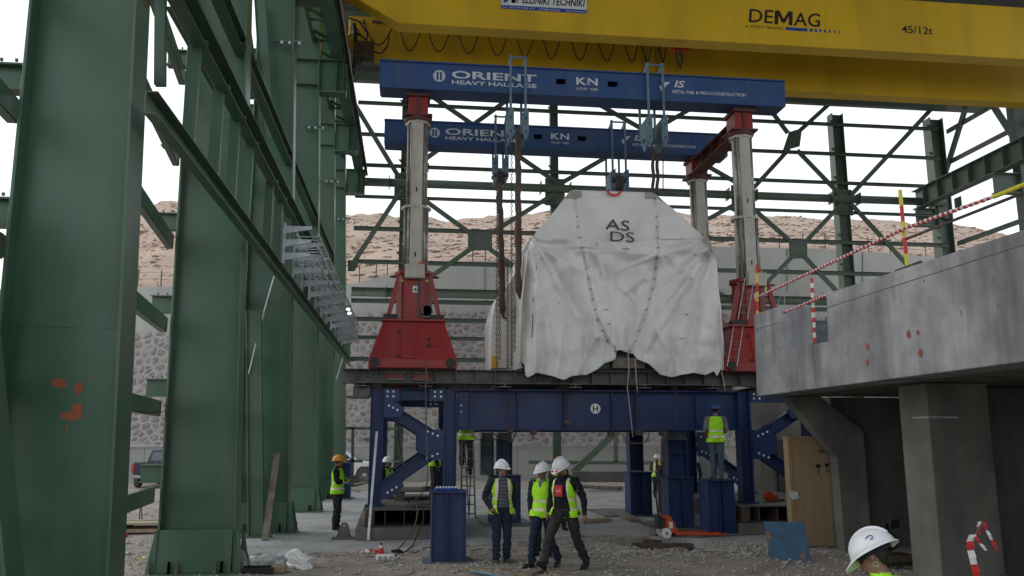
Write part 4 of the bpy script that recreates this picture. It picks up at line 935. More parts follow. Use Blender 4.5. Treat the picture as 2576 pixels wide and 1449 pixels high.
P = [(-.17,.04),(.17,.04),(.09,.3),(.05,.36),(-.05,.36),(-.09,.3)]; b.prism([(-1.42+x, 19.75, z) for x, z in P], (0, .03, 0)); b.build('plate', M['steel'], t)
b = MB(); b.box(-1.68, -1.18, 19.6, 19.95, .01, .04); b.build('base_plate', M['steel'], t); b = MB(); b.lathe((-1.42, 19.749, .29), [(.03, 0), (.03, -.003)], 10, 'y'); b.build('hole', M['slab'], t)
t = thing('bolt_tray', 'dark blue pad with a row of pale bolts on the nearest pedestal', 'tray', (.72, 15.8, 1.27)); b = MB(); b.box(.46, .88, 15.6, 15.95, 1.272, 1.32); b.build('pad', M['bluep'], t, bevel=.015)
for i in range(7):
    b = MB(); b.lathe((.51+.055*i, 15.66, 1.32), [(.018, 0), (.018, .02), (.008, .03)], 8); b.build('bolt', M['white'], t)
# white blocky bolt marks, chains and clamps hanging from the beam
def chain(pts, name, lab, pitch=.075, r=.011, m=M['rust'], grp=None):
    t = thing(name, lab, 'chain', pts[0], grp); b = MB(); k = 0
    for A, B_ in zip(pts, pts[1:]):
        A, B_ = Vector(A), Vector(B_); L_ = (B_-A).length; n = max(1, int(L_/pitch)); d = (B_-A)/L_
        for i in range(n):
            c = A+(B_-A)*((i+.5)/n); sd = Vector((1, 0, 0)) if k % 2 else Vector((0, 1, 0))
            if abs(d.dot(sd)) > .9: sd = Vector((0, 0, 1))
            rr = pitch*.72; ring = []
            for q in range(6):
                a = 2*math.pi*q/6; ring.append(c+d*math.cos(a)*rr*.85+sd*math.sin(a)*rr*.5)
            ring.append(ring[0]); b.tube(ring, r, 3, cap=False); k += 1
    o = b.build('links', m, t, kind='stuff'); return t
CG = 'chains hanging beside the tarpaulin'
for u, v0, v1, Y, lab in ((1250, 445, 925, 21.2, 'leftmost long hanging chain beside the left sling'), (1257, 600, 905, 21.4, 'short doubled chain close to the left sling'), (1287, 345, 925, 21.5, 'long straight chain between the two slings'), (1277, 650, 925, 21.3, 'chain left of the white bundle, doubled lower down'), (1295, 770, 885, 21.4, 'short thin chain by the tarpaulin edge'), (1668, 370, 485, 23.4, 'short chain dropping behind the top of the tarpaulin')):
    chain([PY(u, v0, Y), PY(u, v1, Y)], 'chain', lab, grp=None)
for pts, lab in (([(1665,1085),(1664,1180)], 'thick chain bundle of the hoist beside the far right worker'), ([(1670,1085),(1669,1175)], 'second strand of the thick hoist chain'), ([(1567,1090),(1575,1112),(1600,1116),(1625,1112),(1634,1090)], 'chain looped under the lone jack column head'), ([(1340,1085),(1341,1108)], 'short chain end hanging under the main beam centre'), ([(1240,1088),(1252,1100),(1262,1090)], 'chain looped by the left jack columns'), ([(1275,1112),(1290,1108),(1297,1088)], 'chain clamped round the left jack column'), ([(1282,960),(1281,1060),(1284,1085)], 'rusty chain sling hanging down the face of the main beam, left'), ([(1427,965),(1425,1080)], 'rusty chain hanging down the main beam near its centre'), ([(1601,1010),(1600,1060)], 'chain hook hanging on the main beam right of the emblem'), ([(1700,965),(1701,1075)], 'rusty chain on the right part of the main beam')):
    chain([PY(u, v, 20.1) for u, v in pts], 'chain', lab, .06, .012)
for u, v in ((1284,1085),(1342,1088),(1426,1062),(1537,1093),(1607,1090),(1667,1090)):
    P = PY(u, v, 20.15); t = thing('beam_clamp', {1284:'leftmost rusty clamp under the main beam flange', 1342:'second rusty clamp from the left under the main beam', 1426:'rusty clamp at the middle of the main beam face', 1537:'rusty clamp under the main beam, just right of the emblem', 1607:'rusty clamp where the pale cable ends under the main beam', 1667:'rightmost rusty clamp, at the thick chain bundle'}[u], 'clamp', P, 'rusty clamps under the main beam'); b = MB()
    b.box(P.x-.07, P.x+.07, P.y-.08, P.y+.1, P.z-.05, P.z+.06); b.lathe(P+Vector((0,-.1,0)), [(.045, 0), (.045, .05)], 8, 'y'); b.build('clamp_body', M['rust'], t)
def sling(u0, v0, u1, v1, Y, lab, w_=.085):
    t = thing('lifting_sling', lab, 'sling', PY(u0, v0, Y), 'brown round slings')
    A, B_ = PY(u0, v0, Y), PY(u1, v1, Y); pts = [A.lerp(B_, i/24)+Vector((.012*math.sin(i*1.1), .01*math.cos(i), 0)) for i in range(25)]
    b = MB(); b.tube(pts, [w_*(1+.12*math.sin(i*2.3)) for i in range(25)], 8); b.build('rope', M['sling'], t, smooth=True)
    b = MB(); q = A.lerp(B_, .62); b.tube([q, q+(B_-A).normalized()*.42], w_*1.15, 8); b.build('red_sleeve', M['darkred'], t)
    b = MB(); b.tube([B_, B_+Vector((.04, 0, -.15)), B_+Vector((.12, 0, -.18))], [w_*.7, w_*.4, .02], 6); b.build('sling_end', M['sling'], t)
sling(1303, 325, 1304, 735, 21.0, 'thicker brown sling hanging just left of the tarpaulin'); sling(1256, 450, 1264, 785, 21.8, 'brown sling hanging from the rear beam hanger, left')
t = thing('lifting_sling', 'twisted double sling between the front right hanger and the tarpaulin top', 'sling', PY(1650, 350, 22.5), 'brown round slings')
for o_ in (0, 11):
    b = MB(); b.tube([PY(1643+o_+1.5*math.sin(i*.9), 375+i*8, 22.5) for i in range(15)], .05, 6); b.build('rope', M['sling'], t, smooth=True)
b = MB(); b.tube([PY(1655, 330, 22.5), PY(1653, 390, 22.5)], .1, 8); b.build('sleeve', M['steel'], t)
t = thing('lifting_shackle', 'black shackle pinned in the left rear hanger over the sling', 'shackle', PY(1258, 440, 21.8)); P = PY(1258, 440, 21.8); b = MB(); b.box(P.x-.09, P.x+.12, P.y-.08, P.y+.08, P.z-.25, P.z+.08); b.lathe(P+Vector((-.17,0,-.02)), [(.05,0),(.05,.38)], 8, 'x'); b.build('block', M['dark'], t, bevel=.02)
t = thing('lifting_shackle', 'dark shackle above the peak of the tarpaulin', 'shackle', PY(1557, 455, 22.8)); P = PY(1557, 455, 22.8); b = MB(); b.box(P.x-.12, P.x+.12, P.y-.1, P.y+.1, P.z-.25, P.z+.12); b.lathe(P+Vector((-.22,0,.0)), [(.07,0),(.07,.42)], 8, 'x'); b.build('block', M['dark'], t, bevel=.02)
# ================================================================ tarpaulin wrapped machine
MT = thing('wrapped_machine', 'huge machine wrapped in a laced white tarpaulin marked ASDS on the track beams', 'machine', (5, 21.5, 3.8))
TOP = [(1306,900),(1311,760),(1318,690),(1330,615),(1345,590),(1435,480),(1445,478),(1640,484),(1652,490),(1772,596),(1790,630),(1802,660),(1812,760),(1820,850),(1826,925)]
BOT = [(1306,905),(1318,918),(1322,945),(1328,950),(1350,938),(1385,945),(1420,956),(1440,946),(1475,943),(1500,930),(1520,914),(1548,904),(1549,884),(1560,880),(1580,888),(1592,890),(1602,904),(1630,915),(1645,928),(1662,943),(1690,949),(1720,942),(1745,938),(1775,944),(1795,934),(1804,946),(1812,930),(1824,936),(1827,928)]
# lower hem rises in the middle where the two side sheets part
SEAML = [(478,1445),(530,1449),(620,1462),(720,1484),(800,1500),(860,1530),(900,1560)]
SEAMR = [(478,1645),(530,1650),(620,1656),(720,1643),(800,1620),(860,1598),(900,1575)]
YT = 19.72
CREASE = [(1345,618,1480,690,.06),(1345,612,1450,800,.07),(1340,620,1385,900,.08),(1462,625,1530,760,.06),(1455,600,1350,606,.04),(1500,640,1560,900,.06),(1655,640,1560,680,.05),(1660,645,1770,600,.05),(1780,620,1665,720,.07),(1782,625,1640,800,.07),(1785,630,1625,880,.07),(1788,640,1700,930,.08),(1465,618,1640,640,.04),(1448,540,1462,610,.05),(1650,520,1640,600,.05),(1600,610,1650,600,.03),(1350,650,1345,930,.05),(1420,820,1400,950,.05),(1500,850,1450,950,.05),(1650,830,1720,945,.05),(1560,720,1600,760,.03),(1620,700,1570,740,.04)]
def fold(u, v):
    d = 0
    for ax, ay, k, amp in ((1340,612,9,.055),(1458,630,8,.04),(1655,640,8,.05),(1785,612,9,.06),(1450,500,6,.02),(1640,500,6,.02)):
        dx, dy = u-ax, v-ay; r = math.hypot(dx, dy)
        if dy > -10 and r > 5:
            th = math.atan2(dx, dy+12); d += 1.3*amp*math.sin(k*th+r*.004)*min(1, r/80)*math.exp(-((r-130)/190)**2)
    if v > 640:    # vertical drapes growing to the hem
        g_ = min(1, (v-640)/220); d += g_*(.10*math.sin(u*.055+1.3*math.sin(v*.02+u*.004))+.04*math.sin(u*.12+1+v*.01)+.02*math.sin(u*.23+v*.02))
    d += .035*noise.noise(Vector((u*.02, v*.035, 0)))+.012*abs(noise.noise(Vector((u*.045+v*.03, v*.03-u*.02, 4))))
    # sagging swags of the middle panel
    sl, sr = interp(SEAML, v), interp(SEAMR, v)
    if sl < u < sr and v > 560: d += .045*math.sin((v-((u-1550)/60)**2*6)*.075)*min(1, (v-560)/50)*max(0, 1-(v-560)/280)
    for ax, ay, bx, by, am in CREASE:
        L2 = (bx-ax)**2+(by-ay)**2; s0 = max(0, min(1, ((u-ax)*(bx-ax)+(v-ay)*(by-ay))/L2)); qx, qy = ax+(bx-ax)*s0, ay+(by-ay)*s0
        sd_ = ((u-ax)*(by-ay)-(v-ay)*(bx-ax))/math.sqrt(L2); r = math.hypot(u-qx, v-qy)
        d += 2.1*am*math.exp(-r/9)*(1-.5*s0)+(-am*.6*math.exp(-((sd_-10)/8)**2) if 0 < s0 < 1 and abs(sd_) < 40 else 0)
    for s_ in (sl, sr): d -= .07*math.exp(-((u-s_)/4.)**2); d += .03*math.exp(-((u-s_-9)/7.)**2)
    d += -.35*max(0, (1345-u)/40)**1.5 if u < 1345 else 0
    d += -.25*max(0, (u-1790)/38)**1.5 if u > 1790 else 0
    return d     # positive = towards the camera
NUt, NVt = 230, 150
b = MB()
for j in range(NVt+1):
    for i in range(NUt+1):
        u = 1306+(1827-1306)*i/NUt; a, c = interp(TOP, u), interp(BOT, u); v = a+(max(c, a+1)-a)*(j/NVt)
        uw = u+ (1.2*math.sin(v*.05) if 3 < i < NUt-3 else 0)
        b.v.append(tuple(PY(uw, v, YT+.25*(1-min(1, max(0, (v-478)/120)))-fold(u, v))))
for j in range(NVt):
    for i in range(NUt): k = j*(NUt+1)+i; b.face((k, k+1, k+NUt+2, k+NUt+1))
o = b.build('front_sheet', M['tarp'], MT, smooth=True)
so = o.modifiers.new('thick', 'SOLIDIFY'); so.thickness = .01
# top, side and rear sheets
prof = []
for u, v in TOP:
    p = PY(u, v+2, YT+.25*(1-min(1, max(0, (v-478)/120)))); prof.append(Vector((p.x+(.03 if u < 1550 else -.03), p.y+.03, p.z-.02)))
for z in (3.88,): prof = [Vector((prof[0].x-.02, YT+.03, z))]+prof+[Vector((prof[-1].x, YT+.03, z))]
b = MB(); NY = 26
for j in range(NY+1):
    for i, p in enumerate(prof):
        y = p.y+(24.2-p.y)*j/NY
        sx = -1 if p.x < 4.6 else 1; wv = .06*math.sin(y*3.1+i)+.09*noise.noise(Vector((y*1.1, p.z*.8, i*.3)))
        b.v.append((p.x+(sx*(wv-.05) if 0 < j else 0), y, p.z+(.04*math.sin(y*2+i) if 0 < j and 3 < i < len(prof)-4 else 0)))
n = len(prof)
for j in range(NY):
    for i in range(n-1): b.face((j*n+i, j*n+i+1, (j+1)*n+i+1, (j+1)*n+i))
b.face([NY*n+i for i in range(n)])
b.build('side_sheet', M['tarp'], MT, smooth=True)
b = MB(); b.box(prof[0].x+.35, prof[-1].x-.35, 20.2, 24.0, 3.9, 5.0); b.build('machine_base', M['green'], MT)
b = MB(); b.box(PY(1540,900,20).x, PY(1620,900,20).x, 19.95, 20.2, 3.9, 4.15); b.build('base_beam', M['oldwood'], MT)
def on(u, v, o_=.03): return PY(u, v, YT+.25*(1-min(1, max(0, (v-478)/120)))-fold(u, v)-o_)
for pts in ([(1418,499),(1436,479),(1464,481),(1462,497),(1445,500)], [(1622,484),(1641,484),(1662,498),(1668,508),(1650,498),(1625,500)], [(1325,614),(1343,592),(1356,605),(1336,618)], [(1766,602),(1777,594),(1790,612),(1794,632),(1784,622)]):
    b = MB(); b.add([on(u, v, .045) for u, v in pts], [tuple(range(len(pts)))]); b.build('tape_patch', M['tape'], MT)
for S in (SEAML, SEAMR):
    for v in range(545, 885, 26):
        u = interp(S, v); b = MB(); b.tube([on(u-2.5, v+1.5, .02), on(u, v, .035), on(u+3, v-1.5, .02)], .008, 5); b.build('lacing', M['black'], MT)
for pts in ([(1500,610),(1502,618)], [(1508,690),(1514,688)], [(1520,780),(1530,778)], [(1528,815),(1537,814)], [(1745,640),(1752,642)], [(1740,672),(1746,675)], [(1735,700),(1741,703)], [(1725,790),(1731,793)], [(1712,850),(1719,853)], [(1348,640),(1349,680)], [(1345,700),(1342,760)], [(1340,790),(1338,850)], [(1405,760),(1407,764)]):
    b = MB(); b.tube([on(u, v, .02) for u, v in pts], .008, 4); b.build('stitch', M['tarptext'], MT)
def tt(s, u, v, hpx, u1, sl):
    a = on(u, v, .075); c = on(u1, v+sl, .075); yy = min(on(u+k*8, v-q*6, .03).y for k in range(9) for q in range(5)); d = Vector((c.x-a.x, 0, c.z-a.z)); h = PY(u, v-hpx, YT).z-PY(u, v, YT).z
    text(s, (a.x, yy, a.z), d, (0,0,1), h, M['tarptext'], MT, width=d.length, bold=-.002)
tt('AS', 1524, 575, 27, 1584, 5); tt('DS', 1532, 605, 26, 1592, 4)
b = MB(); c = PY(1543, 473, YT+.2); n = 30; r = .235
for k in range(n):
    a0, a1 = 2*math.pi*k/n, 2*math.pi*(k+1)/n
    if c.z+r*math.sin((a0+a1)/2) > PY(1543, 484, YT+.2).z: continue
    b.prism([(c.x+q*math.cos(a), YT+.14, c.z+q*math.sin(a)) for q, a in ((r, a0), (r, a1), (r*.75, a1), (r*.75, a0))], (0, -.006, 0))
b.build('ring_mark', M['redp'], MT)
b = MB(); b.tube([PY(1571, 632, YT-.1), PY(1579, 632, YT-.1)], .007, 4); b.tube([PY(1575, 628, YT-.1), PY(1575, 637, YT-.1)], .007, 4); b.tube([PY(1566,626,YT-.1), PY(1575,624,YT-.1), PY(1584,627,YT-.1)], .007, 4); b.build('cross_mark', M['black'], MT)
# bundle behind at the left
t = thing('wrapped_bundle', 'white plastic wrapped part beside the machine, behind the chains', 'bundle', (2.6, 22.6, 3.8))
b = MB(); OUT = [(1238,925),(1236,880),(1240,800),(1250,750),(1262,735),(1290,700),(1310,640),(1330,600),(1340,650),(1335,800),(1330,925)]
P0 = [PY(u, v, 21.9) for u, v in OUT]; n = len(P0)
for j in range(9):
    for i, p in enumerate(P0): b.v.append((p.x+.08*noise.noise(Vector((i*.8, j*.9, 1))), 21.9+j*.25+.12*noise.noise(Vector((i*.6, p.z*2, j))), p.z+.08*noise.noise(Vector((i, j, 9)))))
b.face(range(n))
for j in range(8):
    for i in range(n): b.face((j*n+i, j*n+(i+1) % n, (j+1)*n+(i+1) % n, (j+1)*n+i))
b.build('plastic_wrap', M['tarp'], t, smooth=False)
b = MB(); a = PY(1237, 925, 21.6); b.box(a.x, a.x+.14, 21.6, 21.8, a.z, a.z+.3); b.build('yellow_post', M['yellow'], t)
b = MB(); b.beam(PY(1288, 925, 21.2), PY(1318, 905, 21.2), .06, .06); b.tube([PY(1305, 885, 21.2), PY(1300, 915, 21.2)], .03, 5); b.build('steel_stay', M['galv'], t)
# cables hanging from the hem
for pts, lab in (([(1580,888),(1582,930),(1578,975),(1587,1050),(1592,1100)], 'long pale cable hanging from the middle of the tarpaulin hem'), ([(1597,900),(1601,960),(1604,988)], 'short pale cable hanging beside the long one'), ([(1815,936),(1822,965),(1823,985)], 'short pale cable at the right end of the tarpaulin')):
    t = thing('hanging_cable', lab, 'cable', PY(*pts[0], 19.6)); b = MB(); b.tube([PY(u, v, 19.6) for u, v in pts], .014, 5); b.build('cable', M['tape'], t, smooth=True)
# ================================================================ concrete gallery on the right
t = thing('concrete_gallery', 'cast concrete gallery deck with high parapet and a notch, projecting from the right', 'gallery', (7, 12, 3)); GL = t
zb, zt, zn = 3.05, 4.66, 3.82; xin_ = PY(2040, 800, 15.2).x
b = MB(); P = [(-9.0, zb), (16.52, zb), (16.45, 4.73), (15.18, 4.71), (15.18, zn+.02), (13.42, zn), (13.38, 4.63), (-9.0, 4.3)]
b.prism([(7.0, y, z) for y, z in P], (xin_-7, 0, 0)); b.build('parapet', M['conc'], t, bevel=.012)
b = MB(); b.box(xin_+.002, 17, -9.0, 16.5, zb+.005, zn-.06); b.build('deck', M['conc_dark'], t)  # deck and parapet run on unseen behind the camera to darken the space below
b = MB(); b.box(6.992, 6.999, 2.0, 13.37, 4.385, 4.392); b.box(6.992, 6.999, 15.3, 16.4, 4.40, 4.407); b.build('casting_joint', M['conc_dark'], t)
for u, v in ((2182,872),(2182,912),(2286,841),(2309,837),(2316,888)):
    c = PX(u, v, 6.996); r = .055 if v != 837 else .035; b = MB(); b.add([(6.994, c.y+r*math.cos(a)*rnd.uniform(.7,1.1), c.z+r*1.15*math.sin(a)) for a in [2*math.pi*k/9 for k in range(9)]], [tuple(range(9))]); b.build('red_mark', mat('faded_red_spot', (.3, .08, .06), .8, var=.3), t)
t = thing('gallery_door', 'blue grey panel standing behind the notch in the parapet', 'panel', (9, 15, 4)); b = MB(); b.box(7.7, 9.2, 15.6, 15.66, 3.8, 4.45); b.build('panel', M['plt'], t); b = MB(); b.box(7.66, 9.24, 15.59, 15.67, 4.451, 4.5); b.build('top_rail', M['steel'], t)
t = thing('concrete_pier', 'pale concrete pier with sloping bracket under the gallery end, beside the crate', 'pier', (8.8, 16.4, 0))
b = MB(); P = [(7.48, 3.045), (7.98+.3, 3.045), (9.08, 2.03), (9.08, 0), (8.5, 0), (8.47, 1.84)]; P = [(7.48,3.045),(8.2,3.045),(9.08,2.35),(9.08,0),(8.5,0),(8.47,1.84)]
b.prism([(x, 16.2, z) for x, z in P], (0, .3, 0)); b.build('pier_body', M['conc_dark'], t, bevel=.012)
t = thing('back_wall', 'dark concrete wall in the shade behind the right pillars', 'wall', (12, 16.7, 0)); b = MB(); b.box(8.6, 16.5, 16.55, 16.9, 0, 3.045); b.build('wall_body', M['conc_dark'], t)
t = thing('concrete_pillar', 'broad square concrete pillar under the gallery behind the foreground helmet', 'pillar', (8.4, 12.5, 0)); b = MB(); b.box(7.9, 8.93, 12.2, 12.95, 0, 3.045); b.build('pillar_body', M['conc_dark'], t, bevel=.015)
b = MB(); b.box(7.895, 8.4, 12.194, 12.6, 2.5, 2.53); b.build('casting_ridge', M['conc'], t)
t = thing('concrete_wall', 'concrete wall added for the open darkness at the right edge under the gallery', 'wall', (12, 13.5, 0)); b = MB(); b.box(8.94, 16.5, 13.3, 13.7, 0, 3.045); b.build('wall_body', M['conc_dark'], t)  # wall put in to stand for open darkness at the right edge
t = thing('concrete_wall', 'unseen side wall added beyond the right picture edge to darken the space under the gallery', 'wall', (12.5, 4, 0)); b = MB(); b.box(12.5, 12.9, -9, 13.29, 0, 3.045); b.build('wall_body', M['conc_dark'], t)  # unseen wall added to keep light out from under the gallery
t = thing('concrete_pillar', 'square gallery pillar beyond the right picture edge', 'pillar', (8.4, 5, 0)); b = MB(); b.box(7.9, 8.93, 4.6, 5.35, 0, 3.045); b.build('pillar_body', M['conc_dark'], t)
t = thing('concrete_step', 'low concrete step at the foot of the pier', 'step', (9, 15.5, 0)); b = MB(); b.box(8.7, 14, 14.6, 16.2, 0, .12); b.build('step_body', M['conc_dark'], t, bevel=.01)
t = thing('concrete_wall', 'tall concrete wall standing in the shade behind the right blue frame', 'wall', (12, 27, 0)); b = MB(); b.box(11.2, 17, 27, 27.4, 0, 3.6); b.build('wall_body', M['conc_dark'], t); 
b = MB(); b.box(12.0, 12.8, 26.9, 26.999, 0, 2.2); b.build('opening_shade', M['dark'], t)  # solid dark panel drawn for the shade inside an opening
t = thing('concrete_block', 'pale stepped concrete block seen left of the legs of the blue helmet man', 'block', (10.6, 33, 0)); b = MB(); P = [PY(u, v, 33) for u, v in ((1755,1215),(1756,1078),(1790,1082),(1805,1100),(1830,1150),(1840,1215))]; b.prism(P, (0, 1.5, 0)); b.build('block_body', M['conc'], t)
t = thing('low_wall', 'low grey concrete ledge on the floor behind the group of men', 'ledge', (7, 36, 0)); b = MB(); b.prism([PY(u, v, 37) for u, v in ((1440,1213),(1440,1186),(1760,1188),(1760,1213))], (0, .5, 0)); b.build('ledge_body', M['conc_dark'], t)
# barrier rails on the gallery
def band_pole(P, Q, r, c1, c2, n, t, nm='pole'):
    P, Q = Vector(P), Vector(Q); b = MB()
    for i in range(n):
        b.cur = i % 2; b.tube([P.lerp(Q, i/n), P.lerp(Q, (i+1)/n)], r, 8)
    return b.build(nm, [M[c1], M[c2]], t)
def rail_twist(pts, r, t):
    b = MB(); 
    for A, B_ in zip(pts, pts[1:]):
        A, B_ = Vector(A), Vector(B_); n = int((B_-A).length/.055)
        for i in range(n):
            b.cur = i % 2; b.tube([A.lerp(B_, i/n)+Vector((0,0,.01*(i % 2))), A.lerp(B_, (i+1)/n)], r*(1+.12*math.sin(i*1.7)), 6)
    return b.build('rail', [M['redp'], M['white']], t)
t = thing('barrier_rail', 'red and white tape wrapped rail climbing along the top of the parapet', 'rail', PX(1905, 748, 7.1))
rail_twist([PX(1905, 748, 7.08), PX(2120, 648, 7.08), PX(2275, 575, 7.08), PX(2500, 495, 7.08)], .024, t)
b = MB(); b.tube([PX(2500, 495, 7.08), PX(2600, 455, 7.08)], .03, 8); b.build('yellow_end', M['safety_y'], t)
t = thing('barrier_rail', 'lower red and white wrapped rail crossing the notch of the parapet', 'rail', PX(1985, 783, 7.1)); rail_twist([PX(1950, 795, 7.08), PX(2080, 742, 7.08), PX(2095,736,7.08)], .02, t)
t = thing('barrier_rail', 'plain grey pipe rail below the tape wrapped rail at the right edge', 'rail', PX(2390, 562, 7.2)); b = MB(); b.tube([PX(2270, 605, 7.2), PX(2600, 475, 7.2)], .022, 8); b.build('pipe', M['steel'], t)
for a, c, c1, c2, n, lab in (((1904,664),(1906,806),'safety_y','redp',6,'yellow and red pole at the left end of the parapet'), ((2264,478),(2283,680),'safety_y','redp',5,'yellow and red leaning pole on the high parapet'), ((2042,700),(2050,862),'redp','white',13,'red and white pole standing in the parapet notch')):
    t = thing('barrier_pole', lab, 'pole', PX(*c, 7.15)); band_pole(PX(*c, 7.15), PX(*a, 7.15), .028, c1, c2, n, t)
t = thing('steel_pipe', 'dark steel pipe end lying on top of the parapet by the leaning pole', 'pipe', PX(2315, 660, 7.3)); b = MB(); b.tube([PX(2200, 704, 7.2), PX(2260, 682, 7.15)], .012, 6); b.tube([PX(2255, 684, 7.1), PX(2316, 661, 7.1)], .035, 8); b.build('pipe', M['rust'], t)
t = thing('red_bag', 'red bag with a pale strap on the parapet beside the right red jack', 'bag', PX(1965, 790, 7.2)); P = PX(1962, 788, 7.2); b = MB(); b.ell(P, .18, .25, .07, 10, 6); b.build('bag_body', M['redcloth'], t); b = MB(); b.tube([P+Vector((0, -.2, .03)), P+Vector((0, -.25, .3)), P+Vector((0, -.05, .33)), P+Vector((0, .15, .1))], .01, 5); b.build('strap', M['tape'], t)
# ================================================================ crate, blue sheet, tools
t = thing('plywood_crate', 'tall plywood crate half hidden by the concrete pier', 'crate', (8.2, 16.8, 0)); X0, X1, Y0, Y1, H = 7.72, 8.98, 16.8, 17.02, 2.24
b = MB(); b.box(X0+.015, X1, Y0+.015, Y1, .06, H-.02); b.build('crate_core', M['ply'], t)
for i in range(6):
    x = X0+.075+i*.205; b = MB(); b.box(x+.002, x+.203, Y0-.004*(i % 2), Y0+.014, .06, H-.02); b.build('plank', M['ply'], t)
b = MB(); b.box(X0, X0+.073, Y0-.02, Y0+.014, .05, H); b.build('edge_batten', M['ply'], t, bevel=.003)
b = MB(); b.box(X0-.01, X1+.01, Y0-.025, Y1+.01, H-.018, H+.012); b.build('lid', M['ply'], t)
b = MB(); b.box(X0+.001, X1-.001, Y0, Y0+.1, .0, .049); b.box(X0, X1, Y1-.06, Y1, 0, .049); b.build('skid', M['oldwood'], t)
text('FIDLE', PY(2058, 1140, Y0-.006), (1,0,0), (0,0,1), .07, M['black'], t, bold=.004)
def arrow(u, v):
    P = PY(u, v, Y0-.008); b = MB(); b.prism([(P.x-.075, P.y, P.z+.0), (P.x, P.y, P.z+.06), (P.x+.075, P.y, P.z), (P.x, P.y, P.z-.035)], (0,-.002,0)); b.box(P.x-.008, P.x+.008, P.y-.002, P.y, P.z-.16, P.z-.03); return b
arrow(2058, 1173).build('arrow_print', M['black'], t)
P = PY(2080, 1172, Y0-.008); b = MB(); b.prism([(P.x-.05, P.y, P.z+.05), (P.x+.05, P.y, P.z+.05), (P.x+.03, P.y, P.z-.02), (P.x, P.y, P.z-.03), (P.x-.03, P.y, P.z-.02)], (0,-.002,0)); b.box(P.x-.006, P.x+.006, P.y-.002, P.y, P.z-.1, P.z-.03); b.box(P.x-.04, P.x+.04, P.y-.002, P.y, P.z-.12, P.z-.1); b.build('glass_print', M['black'], t)
P = PY(1998, 1245, Y0-.03); b = MB(); b.prism([(P.x-.1, P.y, P.z+.09), (P.x+.07, P.y, P.z+.05), (P.x+.1, P.y, P.z-.07), (P.x-.04, P.y, P.z-.1), (P.x-.09,P.y,P.z-.02)], (0,-.012,0)); b.build('label_pouch', M['plastic'], t)
t = thing('steel_sheet', 'chipped blue square steel sheet standing on edge before the crate', 'steel sheet', (6.9, 15.2, 0))
A, B_ = PZ(1932, 1408), PZ(2036, 1412); A.y = 15.35; B_.y = 15.1; A.z = B_.z = .0
b = MB(); up = Vector((-.0, .16, .68)); b.prism([A, B_, B_+up+Vector((-.02,0,0)), A+up+Vector((-.03,0,0))], (0, .02, 0)); b.build('sheet', M['sheetblue'], t, bevel=.003)
# pallet truck
t = thing('pallet_truck', 'orange red hand pallet truck with its handle upright against the pedestal', 'pallet truck', (6.0, 19.2, 0)); b = MB()
for yy in (19.02, 19.42): b.prism([(6.0, yy, .07), (7.2, yy, .05), (7.2, yy, .09), (6.0, yy, .14)], (0, .15, 0))
b.build('fork', M['orange'], t, bevel=.004)
b = MB(); b.prism([(5.82, 19.05, .12), (6.02, 19.05, .1), (6.05, 19.05, .16), (5.9, 19.05, .48), (5.7, 19.05, .5), (5.7, 19.05, .46), (5.8, 19.05, .42)], (0, .45, 0)); b.build('frame', M['orange'], t, bevel=.01)
b = MB(); b.box(5.855, 5.93, 19.03, 19.049, .22, .36); b.build('paper_label', M['white'], t)
for yy in (19.0, 19.4):
    b = MB(); b.lathe((5.78, yy, .115), [(.03,-.001),(.11, 0), (.115, .03), (.11, .06)], 18, 'y'); b.build('wheel', M['white'], t)
    b = MB(); b.lathe((5.78, yy-.004, .115), [(.03, 0), (.03, .003)], 10, 'y'); b.build('axle', M['steel'], t)
b = MB(); b.box(5.6, 5.74, 19.12, 19.36, .2, .5); b.build('pump', M['dark'], t, bevel=.02)
b = MB(); b.tube([(5.66, 19.24, .5), (5.62, 19.24, .95), (5.68, 19.24, 1.22)], .022, 8); b.tube([(5.68, 19.24, 1.22), (5.66, 19.14, 1.3), (5.68, 19.14, 1.46), (5.7, 19.34, 1.46), (5.68, 19.34, 1.3), (5.68, 19.24, 1.22)], .016, 6); b.build('handle', M['dark'], t)
